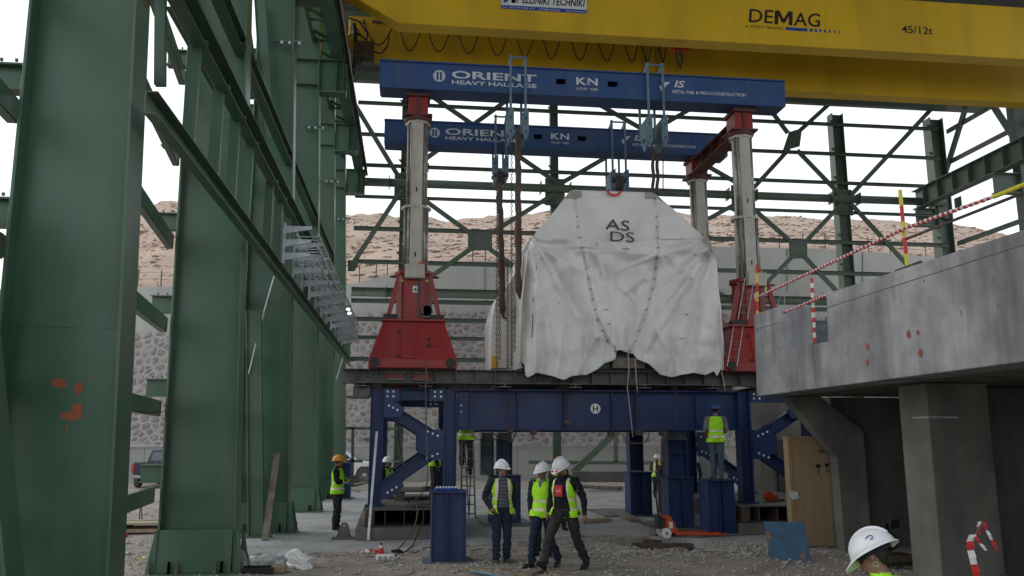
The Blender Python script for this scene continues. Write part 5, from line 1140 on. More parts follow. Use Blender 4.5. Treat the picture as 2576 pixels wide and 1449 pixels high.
# timbers
def plankT(name, lab, cat, A, B_, w_, h, m='oldwood', grp=None, roll=(0,0,1)):
    t = thing(name, lab, cat, A, grp); b = MB(); b.beam(A, B_, w_, h, roll); b.build('board', M[m], t, bevel=.004); return t
for k, (u0, u1, v, z) in enumerate(((1585,1752,1357,-.12),(1572,1762,1366,-.14),(1590,1740,1375,-.17),(1640,1768,1352,-.05))):
    A, B_ = PZ(u0, v, z), PZ(u1, v-2+k, z); plankT('timber_beam', ['rearmost dark timber baulk laid in the pit', 'long dark timber baulk in the middle of the pit', 'front dark timber baulk lowest in the pit', 'short upper timber baulk at the right of the pit'][k], 'timber', A, B_, .16, .15, 'rust')  # dark rust material on the timbers deepens the shade of the pit
for a, c, w_, h, m, lab in (((1620,1392),(1715,1380),.16,.05,'wood','splintered pale plank at the front lip of the pit'), ((1712,1388),(1822,1391),.1,.04,'oldwood','narrow board on the ground in front of the pedestals'), ((1500,1226),(1560,1228),.6,.14,'oldwood','flat stack of boards lying behind the group'), ((1458,1222),(1520,1226),.4,.1,'oldwood','lower stack of boards partly behind the walking man'), ((1470,1310),(1530,1306),.3,.08,'wood','short brown boards on the floor right of the group'), ((1560,1290),(1600,1310),.3,.06,'oldwood','grey board sticking out under the lone pedestal'), ((1640,1340),(1700,1336),.22,.12,'oldwood','pair of dark blocks before the pallet truck wheel'), ((1440,1345),(1470,1348),.05,.02,'oldwood','thin stick on the floor right of the walking man'), ((880,1222),(925,1212),.2,.08,'oldwood','plank ends on the floor below the white pickup'), ((870,1232),(905,1236),.1,.04,'oldwood','thin boards by the dark blue pedestal at the left')):
    A, B_ = PZ(*a, h/2+.02), PZ(*c, h/2+.02); plankT('plank', lab, 'plank', A, B_, w_, h, m)
for k, (u0, v0, u1, v1, lab) in enumerate(((1195,1300,1345,1325,'dark steel floor plate edge behind the striped sweater man'),(1480,1285,1640,1300,'dark thin steel plate lying right of the group'),(1610,1318,1760,1330,'flat steel plate on the floor before the pedestals'))):
    A, B_ = PZ(u0, v0), PZ(u1, v1); t = thing('floor_plate', lab, 'steel plate', A); b = MB(); b.box(A.x, B_.x, min(A.y,B_.y), max(A.y,B_.y)+.3, .012, .03+.012*k); b.build('plate', M['steel'], t)
plankT('plank', 'grey wooden plank leaning against the third green column', 'plank', PZ(667, 1361)+Vector((0,0,.02)), PY(698, 1140, 20.9), .15, .05, 'oldwood', roll=(0,1,0))
t = thing('steel_tube', 'pale grey square tube leaning against the left blue frame', 'tube', PZ(926, 1362)); b = MB(); b.beam(PZ(926, 1362)+Vector((0,0,.02)), PY(948, 1086, 19.95), .055, .055, (0,1,0)); b.build('tube', M['galv'], t)
# wooden frame and panels at the very bottom
for a, c, w_, m, lab in (((1150,1433),(1300,1431),.1,'wood','long pale board at the bottom edge left of the group'), ((1215,1432),(1250,1452),.09,'wood','crossing pale board at the bottom edge'), ((1330,1447),(1380,1428),.09,'oldwood','angled grey board at the bottom edge by the shoes'), ((1372,1430),(1410,1452),.09,'wood','pale board at the bottom edge under the raised shoe'), ((1290,1447),(1330,1446),.1,'wood','short board at the bottom edge between the others')):
    plankT('frame_board', lab, 'board', PZ(*a, .05), PZ(*c, .05), w_, .035, m)
t = thing('metal_strip', 'pale blue bent metal strip lying at the bottom edge', 'metal strip', PZ(1180, 1440, .05)); b = MB(); b.tube([PZ(1178, 1437, .07), PZ(1215, 1441, .1), PZ(1262, 1452, .08)], [.01, .045, .03], 5); b.build('strip', M['paleblue'], t)
# step ladder
t = thing('step_ladder', 'slim steel ladder behind the nearest pedestal with a man standing on it', 'ladder', PZ(1178, 1300)); YL = 20.6
for a, c in (((1162,1110),(1160,1290)), ((1190,1110),(1196,1305))):
    b = MB(); b.beam(PY(*a, YL), PY(*c, YL), .04, .03, (0,1,0)); b.build('stile', M['steel'], t)
for a, c in (((1168,1110),(1180,1300)), ((1186,1112),(1180,1300))):
    b = MB(); b.beam(PY(*a, YL+.15), PY(*c, YL+.5), .03, .03, (0,1,0)); b.build('rear_leg', M['steel'], t)
for i in range(8):
    v = 1130+i*23; b = MB(); b.tube([PY(1161, v, YL), PY(1193+i*.4, v+1, YL)], .016, 6); b.build('rung', M['steel'], t)
# cables and small stuff on the ground
def cable(lab, pts, r=.013, m='dark', g_=None):
    t = thing('cable', lab, 'cable', pts[0], g_); P = [Vector(p) for p in pts]; out = []
    for i in range(len(P)-1):
        p0, p1, p2, p3 = P[max(i-1,0)], P[i], P[i+1], P[min(i+2, len(P)-1)]
        for k in range(6):
            s_ = k/6; out.append(.5*((2*p1)+(p2-p0)*s_+(2*p0-5*p1+4*p2-p3)*s_*s_+(3*p1-p0-3*p2+p3)*s_**3))
    out.append(P[-1]); b = MB(); b.tube(out, r, 6); b.build('cable', M[m], t, smooth=True); return t
cable('grey cable hanging in front of the left blue frame from the red jack', [PY(1072, 905, 19.5), PY(1071, 1000, 19.6), PY(1074, 1120, 19.8), PY(1076, 1200, 19.9), PY(1066, 1235, 20.1), PY(1040, 1262, 20.3)], .014, 'steel')
cable('cable dropping from the steel table past the plinth to the socket box', [PY(1045, 1262, 19.5), PY(1050, 1290, 19.35), PY(1040, 1330, 19.2), PZ(1010, 1372, .02), PZ(985, 1392, .02)], .014, 'steel')
cable('second cable dropping from the table and curling to the plug', [PY(1060, 1265, 19.5), PY(1066, 1300, 19.35), PY(1050, 1345, 19.2), PZ(1035, 1375, .02), PZ(1000, 1398, .02), PZ(970, 1400, .02)], .012, 'dark')
cable('thin cable running from the plug towards the nearest pedestal', [PZ(985, 1398, .02), PZ(1020, 1388, .02), PZ(1045, 1390, .02), PZ(1070, 1378, .02), PZ(1088, 1376, .02)], .01, 'dark')
cable('pale cable curling on the gravel under the socket box', [PZ(945, 1417, .02), PZ(975, 1428, .02), PZ(1010, 1424, .02), PZ(1040, 1434, .02), PZ(1030, 1443, .02), PZ(1005, 1448, .02)], .01, 'tape')
cable('dark cable sagging behind the leaning tube from the far column', [PY(1001, 990, 24), PY(1003, 1100, 24), PY(1012, 1150, 24), PY(1018, 1180, 23), PY(1008, 1225, 22.5), PY(985, 1235, 22.2)], .015, 'dark')
cable('thin wire lying on the slab behind the striped sweater man', [PZ(1185, 1385, .02), PZ(1215, 1380, .02), PZ(1235, 1375, .02)], .008, 'dark')
cable('thin white rope hanging slack in front of the third column', [PY(690, 695, 20.6), PY(660, 800, 20.4), PY(625, 941, 20.2)], .018, 'white')
cable('thin pale rod leaning beside the fifth and sixth columns', [PY(863, 898, 33), PY(845, 960, 33)], .025, 'galv')
cable('dark cable sagging outside between the first and second columns', [PY(317, 1018, 13), PY(340, 1032, 13), PY(365, 1038, 13.5), PY(410, 1036, 14)], .008, 'dark')
t = thing('cable_coil', 'coiled grey cables heaped on the left steel table', 'cable coil', (.3, 20, .66)); b = MB()
for k in range(7):
    r = .22+.03*(k % 3); cx_, cy_ = .35+.04*math.sin(k*2), 19.95+.05*math.cos(k*3); b.tube([(cx_+r*1.3*math.cos(a), cy_+r*math.sin(a), .69+.016*k+.012*math.sin(3*a+k)) for a in [2*math.pi*i/20 for i in range(21)]], .014, 5)
b.build('loops', M['steel'], t, smooth=True)
t = thing('cable_coil', 'smaller coil of cable behind on the left steel table', 'cable coil', (.4, 22.6, .9)); b = MB()
for k in range(4): b.tube([(.6+.25*math.cos(a), 22.5+.2*math.sin(a), .92+.02*k) for a in [2*math.pi*i/16 for i in range(17)]], .015, 5)
b.build('loops', M['dark'], t, smooth=True)
t = thing('plastic_sack', 'grey crumpled sack on the steel table beside the near pedestal', 'sack', (.95, 20.8, .66)); b = MB(); b.ell((.85, 20.6, .84), .22, .2, .2, 12, 8)
b.v = [(x+.05*noise.noise(Vector((x*7, y*7, z*7))), y, z+.07*noise.noise(Vector((x*6, y*6, z*9)))) for x, y, z in b.v]; b.build('sack_body', M['tape'], t)
P = PZ(970, 1412); t = thing('socket_box', 'dusty white socket box with round outlets lying on the gravel', 'socket box', P); b = MB(); b.box(P.x-.17, P.x+.16, P.y-.08, P.y+.08, .02, .12); b.build('case', M['white'], t, bevel=.02)
for i in range(3):
    b = MB(); b.lathe((P.x-.1+.1*i, P.y-.085, .07), [(.036, 0), (.036, -.012)], 12, 'y'); b.build('outlet', M['tape'], t)
P = PZ(958, 1397); t = thing('plug', 'red and black industrial plug standing by the socket box', 'plug', P); b = MB(); b.lathe(P, [(.06, .02), (.055, .11), (.035, .14)], 12); b.build('plug_body', M['redp'], t); b = MB(); b.lathe(P, [(.034, .141), (.03, .19)], 12); b.build('plug_collar', M['white'], t); b = MB(); b.lathe(P, [(.028, .191), (.02, .23)], 10); b.build('cable_gland', M['black'], t)
P = PZ(1000, 1393); t = thing('connector', 'black cable connector lying beside the red plug', 'connector', P); b = MB(); b.tube([P+Vector((-.12,0,.04)), P+Vector((.02,.02,.05)), P+Vector((.1,.03,.03))], [.035,.04,.02], 8); b.build('body', M['black'], t)
P = PZ(900, 1397); t = thing('barrier_tape', 'crumpled scrap of red and white barrier tape on the ground', 'tape', P); b = MB(); q = []
for i in range(26): q.append(P+Vector((i*.018+.03*math.sin(i*1.3), .06*math.cos(i*.9), .03+.03*abs(math.sin(i*.8)))))
for i in range(25): b.cur = (i//3) % 2; b.prism([q[i], q[i+1], q[i+1]+Vector((0,.02,.05)), q[i]+Vector((0,.02,.05))], (0,.002,0))
b.build('ribbon', [M['redp'], M['white']], t)
P = PZ(925, 1405); t = thing('wood_disc', 'small sawn log end lying near the socket box', 'wood', P); b = MB(); b.tube([P+Vector((-.06,0,.04)), P+Vector((.02,-.01,.04))], .035, 10); b.build('log', M['wood'], t)
for u, v, lab in ((1105,1397,'blue and white bottle cap beside the near pedestal'), (1385,1432,'scrap of blue plastic by the walking shoes')):
    P = PZ(u, v); t = thing('litter', lab, 'litter', P); b = MB(); b.lathe(P, [(.03, .0), (.03, .03)], 8); b.build('scrap', M['paleblue'], t)
# rubbish heap by the second column
def blob(name, lab, cat, u, v, rx, ry, rz, m, seed, amp=.35):
    P = PZ(u, v); t = thing(name, lab, cat, P); b = MB(); b.ell(P+Vector((0,0,rz*.7)), rx, ry, rz, 18, 12)
    out = []
    for x, y, z in b.v:
        n = noise.noise(Vector((x*6+seed, y*6, z*6))); n2 = noise.noise(Vector((x*14, y*14+seed, z*14))); c = P+Vector((0,0,rz*.7)); d = Vector((x, y, z))-c
        d *= 1+amp*n+amp*.6*n2; out.append(tuple(c+d))
    b.v = out; b.build('crumpled_sheet', M[m], t, smooth=False)
blob('plastic_bag', 'upright grey plastic bag leaning on the foot of the second column', 'plastic bag', 606, 1434, .13, .1, .22, 'tape', 1)
blob('plastic_bag', 'low crumpled clear plastic bag left of the black tray', 'plastic bag', 640, 1426, .25, .15, .1, 'plastic', 5, .7)
blob('plastic_bag', 'pale torn plastic sheet standing in points, middle of the litter', 'plastic bag', 700, 1422, .25, .12, .14, 'plastic', 9, .9)
blob('plastic_bag', 'white crumpled plastic sheet at the right of the litter', 'plastic bag', 755, 1432, .2, .12, .14, 'white', 13, 1.)
blob('plastic_bag', 'flat pink tinted plastic sheet behind the litter', 'plastic bag', 715, 1412, .2, .12, .07, 'plastic', 17, .8)
P = PZ(645, 1446); t = thing('tray', 'black open tray filled with rubbish at the bottom edge', 'tray', P); b = MB(); x, y = P.x, P.y; b.box(x-.3, x+.25, y, y+.02, 0, .1); b.box(x-.3, x-.28, y+.021, y+.35, 0, .1); b.box(x+.23, x+.25, y+.021, y+.35, 0, .1); b.box(x-.279, x+.229, y+.33, y+.35, 0, .1); b.box(x-.279, x+.229, y+.021, y+.329, 0, .02); b.build('tray_body', M['black'], t)
P = PZ(700, 1442); t = thing('carton', 'small torn cardboard carton beside the black tray', 'carton', P); b = MB(); b.box(P.x-.12, P.x+.12, P.y, P.y+.15, 0, .11); b.build('carton_body', M['wood'], t, bevel=.01)
# red tools and motor
for P, m, lab, nm in ((PZ(1935, 1262, .66), 'orange', 'red chain hoist heaped on the right steel table', 'chain_hoist'), (PZ(1668, 1295), 'orange', 'orange red hoist lying on the floor behind the pallet truck', 'chain_hoist')):
    t = thing(nm, lab, 'hoist', P); b = MB(); b.lathe(P+Vector((0, -.05, .13)), [(.06,-.001),(.13, 0), (.13, .12), (.06,.121)], 14, 'y'); b.box(P.x-.1, P.x+.25, P.y-.03, P.y+.12, P.z+.05, P.z+.17); b.build('hoist_body', M[m], t, bevel=.01)
    b = MB()
    for k in range(14): a = k*1.9; b.tube([P+Vector((.25*math.cos(a)*rnd.random()+.15, .2*math.sin(a), .03+.02*(k % 3)))+Vector((.05*math.cos(q), .03*math.sin(q), 0)) for q in (0, 1.6, 3.1, 4.7, 6.3)], .012, 4)
    b.build('heaped_chain', M['rust'], t, kind='stuff')
t = thing('steel_post', 'rusty upright steel post beside the far right worker', 'post', PZ(1668, 1290)); b = MB(); b.beam(PY(1664, 1178, 23), PY(1667, 1290, 23), .2, .15, (0,1,0)); b.build('post', M['rust'], t); b = MB(); b.box(*[q for q in (PY(1655,1172,23).x, PY(1678,1172,23).x)], 22.8, 23.1, PY(1660,1182,23).z, PY(1660,1170,23).z); b.build('head', M['rust'], t)
P = PZ(2258, 1405); t = thing('pump_motor', 'dark motor with a round end plate beside the broad pillar', 'motor', P); P = Vector((8.3, 14.2, .12)); b = MB(); b.lathe(P+Vector((.0, 0, .32)), [(.15, 0), (.15, .5)], 18, 'y'); b.build('motor_body', M['dark'], t); b = MB(); b.lathe(P+Vector((0, -.012, .32)), [(.11, 0), (.11, .01)], 18, 'y'); b.build('end_plate', M['steel'], t)
b = MB(); b.box(P.x-.4, P.x+.5, P.y-.1, P.y+.6, P.z, P.z+.08); b.build('skid', M['rust'], t); b = MB()
for k in range(5): b.tube([P+Vector((-.35+.1*k, .1, .1)), P+Vector((-.3+.1*k, .15, .45+.05*k)), P+Vector((.3, .2, .55+.03*k))], .02, 6)
b.build('pipework', M['dark'], t)
t = thing('barrier_tape', 'torn red and white tape strands hanging from a wire at the lower right', 'tape', (5, 6, 1)); YR = 5.6
b = MB(); b.tube([PY(2450, 1460, YR), PY(2452, 1360, YR), PY(2455, 1340, YR), PY(2475, 1316, YR)], .005, 5); b.build('wire', M['steel'], t)
for k, pts in enumerate(([(2466,1312),(2462,1325),(2466,1345)], [(2475,1313),(2484,1335),(2496,1358),(2508,1382)], [(2449,1345),(2441,1362),(2443,1385),(2452,1420),(2460,1460)], [(2455,1350),(2468,1368),(2482,1385)])):
    b = MB(); wd = .014 if k != 2 else .028
    q = []
    for i in range(len(pts)-1):
        for s_ in (0, .5): q.append(PY(pts[i][0]+(pts[i+1][0]-pts[i][0])*s_, pts[i][1]+(pts[i+1][1]-pts[i][1])*s_, YR-.02*k))
    q.append(PY(*pts[-1], YR-.02*k))
    for i in range(len(q)-1): b.cur = (i//2+k) % 2; b.prism([q[i]+Vector((-wd,0,0)), q[i]+Vector((wd,.01,0)), q[i+1]+Vector((wd,.01*(i % 2),0)), q[i+1]+Vector((-wd,0,0))], (0,.002,0))
    b.build('tape_strand', [M['white'], M['redp']], t)
# ================================================================ galvanised cable brackets
def bracket(x, y, z, L_, lab, cat='bracket'):
    t = thing('cable_bracket', lab, cat, (x, y, z), 'galvanised cable brackets on the left wall'); b = MB(); b.prism([(x+.04, y, z+.07), (x+.04, y, z-.09), (x+L_, y, z+.01), (x+L_, y, z+.07)], (0, .045, 0)); b.build('arm', M['galv'], t)
    b = MB(); b.box(x, x+.045, y-.03, y+.08, z-.16, z+.13); b.build('foot', M['galv'], t); return t
for k, z in enumerate((6.42, 6.14, 5.86)):
    bracket(-2.66, 17.1, z, .56, ['top', 'middle', 'bottom'][k]+' bracket of the nearest set of three on the left wall')
    for j in range(1, 11):
        y = 17.1+j*1.5; bracket(-2.66, y, z-.0*j, .62, f'{["top","middle","bottom"][k]} cable bracket of the {["","second","third","fourth","fifth","sixth","seventh","eighth","ninth","tenth","eleventh"][j]} set from the camera')
for k, z in enumerate((6.5, 6.22, 5.94)):
    t = thing('cable_tray', f'{["top","middle","bottom"][k]} galvanised cable tray running away along the left brackets', 'cable tray', (-2.3, 25, z), None)
    b = MB(); b.box(-2.07, -2.045, 18.0, 33.0, z, z+.075); b.build('side_rail', M['galv'], t); b = MB(); b.box(-2.52, -2.495, 18.0, 33.0, z, z+.075); b.build('side_rail', M['galv'], t)
    for y in np.arange(18.1, 33, .3): 
        b = MB(); b.box(-2.494, -2.071, y, y+.03, z+.005, z+.02); b.build('rung', M['galv'], t)
t = thing('work_lamp', 'small bright white lamp shining on the cable trays', 'lamp', PY(877, 784, 27)); lm = bpy.data.materials.new('lamp_glow'); lm.use_nodes = True; lm.node_tree.nodes['Principled BSDF'].inputs['Emission Color'].default_value = (1,1,1,1); lm.node_tree.nodes['Principled BSDF'].inputs['Emission Strength'].default_value = 3
for u, v in ((876,778),(879,788)):
    P = PY(u, v, 22.5); b = MB(); b.ell(P, .05, .04, .035, 8, 6); b.build('lamp_glass', lm, t)
P = PY(877, 775, 22.5); b = MB(); b.box(P.x-.08, P.x+.08, P.y, P.y+.06, P.z+.05, P.z+.07); b.build('housing', M['steel'], t)
# ================================================================ left yard: pallet, pickups
t = thing('timber_pallet', 'timber pallet with long pale boards on it in the left yard', 'pallet', (-6.6, 21.6, 0)); PX0, PX1 = -8.6, -5.1
for i in range(3):
    b = MB(); b.box(PX0+i*1.7-.0, PX0+i*1.7+.14, 21.5, 22.5, .1, .2); b.build('block', M['wood'], t)
for y in (21.5, 22.0, 22.4):
    b = MB(); b.box(PX0, PX1, y, y+.1, .02, .1); b.build('runner', M['wood'], t, bevel=.004)
for i in range(5):
    y = 21.5+i*.22; b = MB(); b.box(PX0-.1, PX1+.1, y, y+.2, .2+.0*i, .235); b.build('board', M['wood'], t, bevel=.003)
for i in range(3):
    b = MB(); b.box(PX0-.2, PX1+.05, 21.52+.2*i, 21.7+.2*i, .236, .262+.02*(i % 2)); b.build('sheet', mat('pale_insulation', (.55, .52, .36), .7) if i == 0 else M['wood'], t)
t = thing('barrier_tape', 'small red and white tape scrap in front of the timber pallet', 'tape', PZ(312, 1352)); P = PZ(312, 1352); b = MB(); b.ell(P+Vector((0,0,.05)), .1, .05, .06, 7, 5); b.build('scrap', M['redp'], t)
t = thing('cable', 'green and yellow cable end sticking out left of the second column foot', 'cable', PZ(345, 1420)); b = MB(); b.tube([PZ(345, 1420, .03), PZ(360, 1400, .1), (-4.2, 14.7, .3)], .012, 5); b.build('cable', M['safety_y'], t)
for u in (553,): pass
t = thing('rebar_stake', 'thin bent steel stake in the ground of the left yard', 'stake', PZ(352, 1310)); b = MB(); b.tube([PZ(350, 1312), PZ(355, 1268, .0)+Vector((0,-5,0)) if 0 else PY(354, 1262, PZ(350,1312).y), PZ(358, 1312)], .02, 5); b.build('stake', M['rust'], t)
# dark pickup seen from behind
P = PZ(382, 1232); P.y = 42; cx_ = PY(382, 1200, 42).x; t = thing('pickup', 'dark blue pickup seen from behind, partly hidden by the second column', 'pickup', (cx_, 42, 0))
def W(x, y, z): return (cx_+x, 42+y, z)
b = MB(); b.prism([W(-.88,0,.62), W(.88,0,.62), W(.9,0,1.1), W(.86,0,1.16), W(-.86,0,1.16), W(-.9,0,1.1)], (0,.06,0)); b.build('tailgate', M['cardark'], t, bevel=.02)
b = MB(); b.box(cx_-.9, cx_-.84, 42.061, 43.9, .6, 1.15); b.box(cx_+.84, cx_+.9, 42.061, 43.9, .6, 1.15); b.box(cx_-.84, cx_+.84, 42.061, 43.9, .55, .7); b.build('load_bed', M['cardark'], t)
b = MB(); b.prism([W(-.86,1.95,.6), W(-.86,1.95,1.15), W(-.7,2.15,1.72), W(-.7,3.3,1.72), W(-.86,3.9,1.15), W(-.86,5.0,1.05), W(-.86,5.05,.5), W(-.86,1.95,.5)], (1.72,0,0)); b.build('cab', M['cardark'], t, bevel=.03)
b = MB(); b.add([W(-.68,2.0,1.2), W(.68,2.0,1.2), W(.6,2.11,1.62), W(-.6,2.11,1.62)], [(0,1,2,3)]); b.v = [(x, y-.03, z) for x, y, z in b.v]; b.build('rear_window', M['glass'], t)
for sx in (-1, 1):
    b = MB(); b.box(cx_+sx*.88-.06, cx_+sx*.88+.06, 41.97, 42.1, .72, 1.08); b.build('tail_light', M['redp'], t)
    for yy in (42.7, 46.2):
        b = MB(); b.lathe((cx_+sx*.8, yy, .38), [(.2, -.12), (.38, -.1), (.38, .1), (.2, .12)], 18, 'x'); b.build('tyre', M['tyre'], t)
b = MB(); b.box(cx_-.85, cx_+.85, 41.85, 41.98, .45, .6); b.build('bumper', M['chrome'], t, bevel=.02)
b = MB(); b.box(cx_-.08, cx_+.08, 41.96, 41.999, .95, 1.0); b.build('tailgate_handle', M['white'], t)
b = MB(); b.box(cx_-.05, cx_+.05, 41.96, 41.999, .84, .9); b.build('badge', M['chrome'], t)
# white pickup side on
y0 = 45.6; wx = PY(918, 1195, y0).x; t = thing('pickup', 'white pickup parked side on behind the man in the yellow helmet', 'pickup', (wx-1.5, y0, 0))
def W2(x, z, y=0): return (wx+x, y0+y, z)
side = [(-4.2,.55),(-4.2,1.0),(-2.75,1.05),(-2.6,1.1),(-2.55,1.62),(-2.3,1.74),(-1.35,1.74),(-1.0,1.6),(-.45,1.13),(.1,1.08),(.62,.98),(.78,.8),(.8,.45),(.5,.4),(.47,.5),(.38,.72),(.2,.84),(-.2,.84),(-.38,.72),(-.46,.5),(-.5,.38),(-2.7,.38),(-2.74,.5),(-2.83,.72),(-3.0,.82),(-3.4,.82),(-3.6,.66),(-3.68,.45),(-4.15,.45)]
b = MB(); b.prism([W2(x, z) for x, z in side], (0, 1.75, 0)); b.build('body', M['carwhite'], t, bevel=.03)
for P_ in ([(-.62,1.16),(-1.08,1.55),(-1.4,1.66),(-1.45,1.12)], [(-1.52,1.12),(-1.5,1.66),(-2.2,1.66),(-2.4,1.5),(-2.45,1.12)]):
    b = MB(); b.prism([W2(x, z, -.006) for x, z in P_], (0, .004, 0)); b.build('side_window', M['glass'], t)
for x in (0, -3.2):
    b = MB(); b.lathe((wx+x, y0+.02, .4), [(.22, -.02), (.37, -.03), (.4, .02), (.4, .2), (.2, .2)], 22, 'y'); b.build('tyre', M['tyre'], t)
    b = MB(); b.lathe((wx+x, y0-.005, .4), [(.06, -.02), (.1, .0), (.19, .02), (.225, -.012), (.225, .03)], 14, 'y'); b.build('rim', M['galv'], t)
b = MB(); b.box(wx-.95, wx-.78, y0-.16, y0-.02, 1.1, 1.24); b.build('mirror', M['carwhite'], t, bevel=.02)
b = MB(); b.prism([W2(.5,.98,-.004), W2(.74,.82,-.004), W2(.74,.7,-.004), W2(.55,.78,-.004)], (0,.003,0)); b.build('headlight', M['glass'], t)
b = MB(); b.prism([(wx-1.46, y0-.004, .45), (wx-1.45, y0-.004, 1.12), (wx-1.44, y0-.004, 1.12), (wx-1.45, y0-.004, .45)], (0,.003,0)); b.box(wx-1.75, wx-1.6, y0-.02, y0-.003, .95, .99); b.build('door_seam', M['dark'], t)
# ================================================================ people
def hmat(yaw, pitch, roll=0): return Matrix.Rotation(R(yaw), 4, 'Z') @ Matrix.Rotation(R(pitch), 4, 'X') @ Matrix.Rotation(R(roll), 4, 'Y')
J0 = dict(pel=(0,0,.95), waist=(0,0,1.08), chest=(0,0,1.3), neck=(0,.01,1.47), head=(0,-.015,1.62),
 shA=(-.185,.01,1.42), elA=(-.25,.04,1.13), wrA=(-.25,-.03,.88), shB=(.185,.01,1.42), elB=(.25,.04,1.13), wrB=(.25,-.03,.88),
 hipA=(-.09,0,.92), knA=(-.11,-.02,.50), anA=(-.12,.02,.09), hipB=(.09,0,.92), knB=(.11,-.02,.50), anB=(.12,.02,.09), toA=(-.14,-.13,.03), toB=(.14,-.13,.03))
def person(lab, loc, rz, J=None, torso='navy', sleeve='navy', legs='denim', boot='bootdark', helmet='helmet', hyaw=0, hpitch=0, hroll=0, vest='hivis', opn=0., sc=1., vox=.012, cap=None, bare=0, face=False, stout=1., curl=.5, extra=None):
    j = {k: Vector(v) for k, v in J0.items()}
    for k, v in (J or {}).items(): j[k] = Vector(v)
    t = thing('person', lab, 'person', loc, None); t.rotation_euler = (0, 0, R(rz)); t.scale = (sc, sc, sc); ORG[t] = Vector((0,0,0))
    b = MB(); segs = []      # (material key, p0, p1, r0, r1)
    def limb(key, ps, rs, n=12):
        b.tube(ps, rs, n)
        for a, c, r0, r1 in zip(ps, ps[1:], rs, rs[1:]): segs.append((key, a, c, r0, r1))
    # torso rings
    sh = (j['shB']-j['shA']).normalized(); hp = (j['hipB']-j['hipA']).normalized()
    rings = [(j['pel']+Vector((0,0,-.07)), .135, .10, hp), (j['pel'], .165, .125, hp), (j['waist'], .150*stout, .118*stout, hp.lerp(sh, .4)), (j['waist'].lerp(j['chest'], .55), .158*stout, .125*stout, sh), (j['chest'], .178, .128, sh), ((j['shA']+j['shB'])/2+Vector((0,0,-.01)), .17, .10, sh), (j['neck'].lerp((j['shA']+j['shB'])/2, .45), .095, .075, sh), (j['neck'], .058, .06, sh)]
    n = 20; b0 = len(b.v)
    for i, (c, rx, ry, sd) in enumerate(rings):
        a = rings[max(i-1, 0)][0]; d = (rings[min(i+1, len(rings)-1)][0]-a).normalized(); fr = d.cross(sd).normalized(); s2 = fr.cross(d)
        for k in range(n): an = 2*math.pi*k/n; b.v.append(tuple(c+s2*rx*math.cos(an)+fr*ry*math.sin(an)))
    for i in range(len(rings)-1):
        for k in range(n): b.face((b0+i*n+k, b0+i*n+(k+1) % n, b0+(i+1)*n+(k+1) % n, b0+(i+1)*n+k))
    b.face([b0+k for k in range(n)][::-1]); b.face([b0+(len(rings)-1)*n+k for k in range(n)])
    segs += [('legs', j['pel']+Vector((0,0,-.08)), j['pel']+Vector((0,0,.01)), .15, .15), ('torso', j['pel']+Vector((0,0,.05)), j['waist'], .15, .14), ('torso', j['waist'], j['chest'], .14, .15), ('torso', j['chest'], (j['shA']+j['shB'])/2, .15, .12), ('torso', (j['shA']+j['shB'])/2, j['neck']+Vector((0,0,-.03)), .11, .06)]
    limb('skin', [j['neck']+Vector((0,0,-.05)), j['neck'], j['head']+Vector((0,.01,-.06))], [.06, .056, .054])
    for s in 'AB':
        S, E_, W_ = j['sh'+s], j['el'+s], j['wr'+s]
        limb('sleeve', [S.lerp((j['shA']+j['shB'])/2, .25), S, S.lerp(E_, .5), E_], [.066, .076, .068, .058])
        k2 = 'skin' if bare and (bare == 2 or s == 'B') else 'sleeve'
        limb(k2, [E_, E_.lerp(W_, .4), W_], [.058, .052, .038] if k2 == 'sleeve' else [.05, .045, .032])
        H, K, A = j['hip'+s], j['kn'+s], j['an'+s]
        limb('legs', [H, H.lerp(K, .35), K, K.lerp(A, .35), A+Vector((0,0,.02))], [.104, .096, .074, .072, .066])
        T = j['to'+s]; d = (T-A); d.z += .055; d = d.normalized(); heel = A+Vector((0,0,-.045))-d*.045
        limb('boot', [heel+Vector((0,0,.005)), A+Vector((0,0,-.035))+d*.05, T+Vector((0,0,.012)), T+d*.055], [.04, .047, .042, .026])
        limb('boot', [A+Vector((0,0,.05)), A+Vector((0,0,-.03))], [.05, .045])
        # hand with palm, four fingers and thumb
        d = (W_-E_).normalized(); side = d.cross(Vector((0,-1,0))).normalized() if abs(d.y) < .9 else Vector((1,0,0)); pn = d.cross(side).normalized()
        ins = Vector((1,0,0)) if s == 'A' else Vector((-1,0,0)); ins = (ins-d*ins.dot(d)).normalized(); fwd = Vector((0,-1,0)); fwd = (fwd-d*fwd.dot(d)); fwd = fwd.normalized() if fwd.length > .1 else d.cross(ins)
        P0 = W_+d*.045
        limb('skin', [W_-d*.01, W_+d*.03, W_+d*.085], [.03, .036, .034], 10)
        for q in range(4):
            o_ = fwd*(.027-.018*q); L_ = (.07, .078, .074, .058)[q]; f0 = W_+d*.08+o_; f1 = f0+d*L_*.5+ins*.01*curl*2; f2 = f1+(d*(1-.6*curl)+ins*curl).normalized()*L_*.5
            limb('skin', [f0, f1, f2], [.0105, .0095, .008], 7)
        th = W_+d*.03+fwd*.03; limb('skin', [W_+d*.02+fwd*.015, th+d*.015+fwd*.012, th+d*.05+fwd*.014+ins*.012], [.014, .012, .009], 7)
    HM = hmat(hyaw, hpitch, hroll); HC = j['head']
    def hl(x, y, z): return HC+(HM @ Vector((x, y, z)))
    HR = HM.to_3x3()
    b.ell(hl(0,.008,.03), .076, .096, .10, 16, 12, HR); b.ell(hl(0,-.03,-.035), .06, .068, .085, 14, 10, HR); b.ell(hl(0,-.062,-.09), .03, .028, .026, 10, 8, HR)
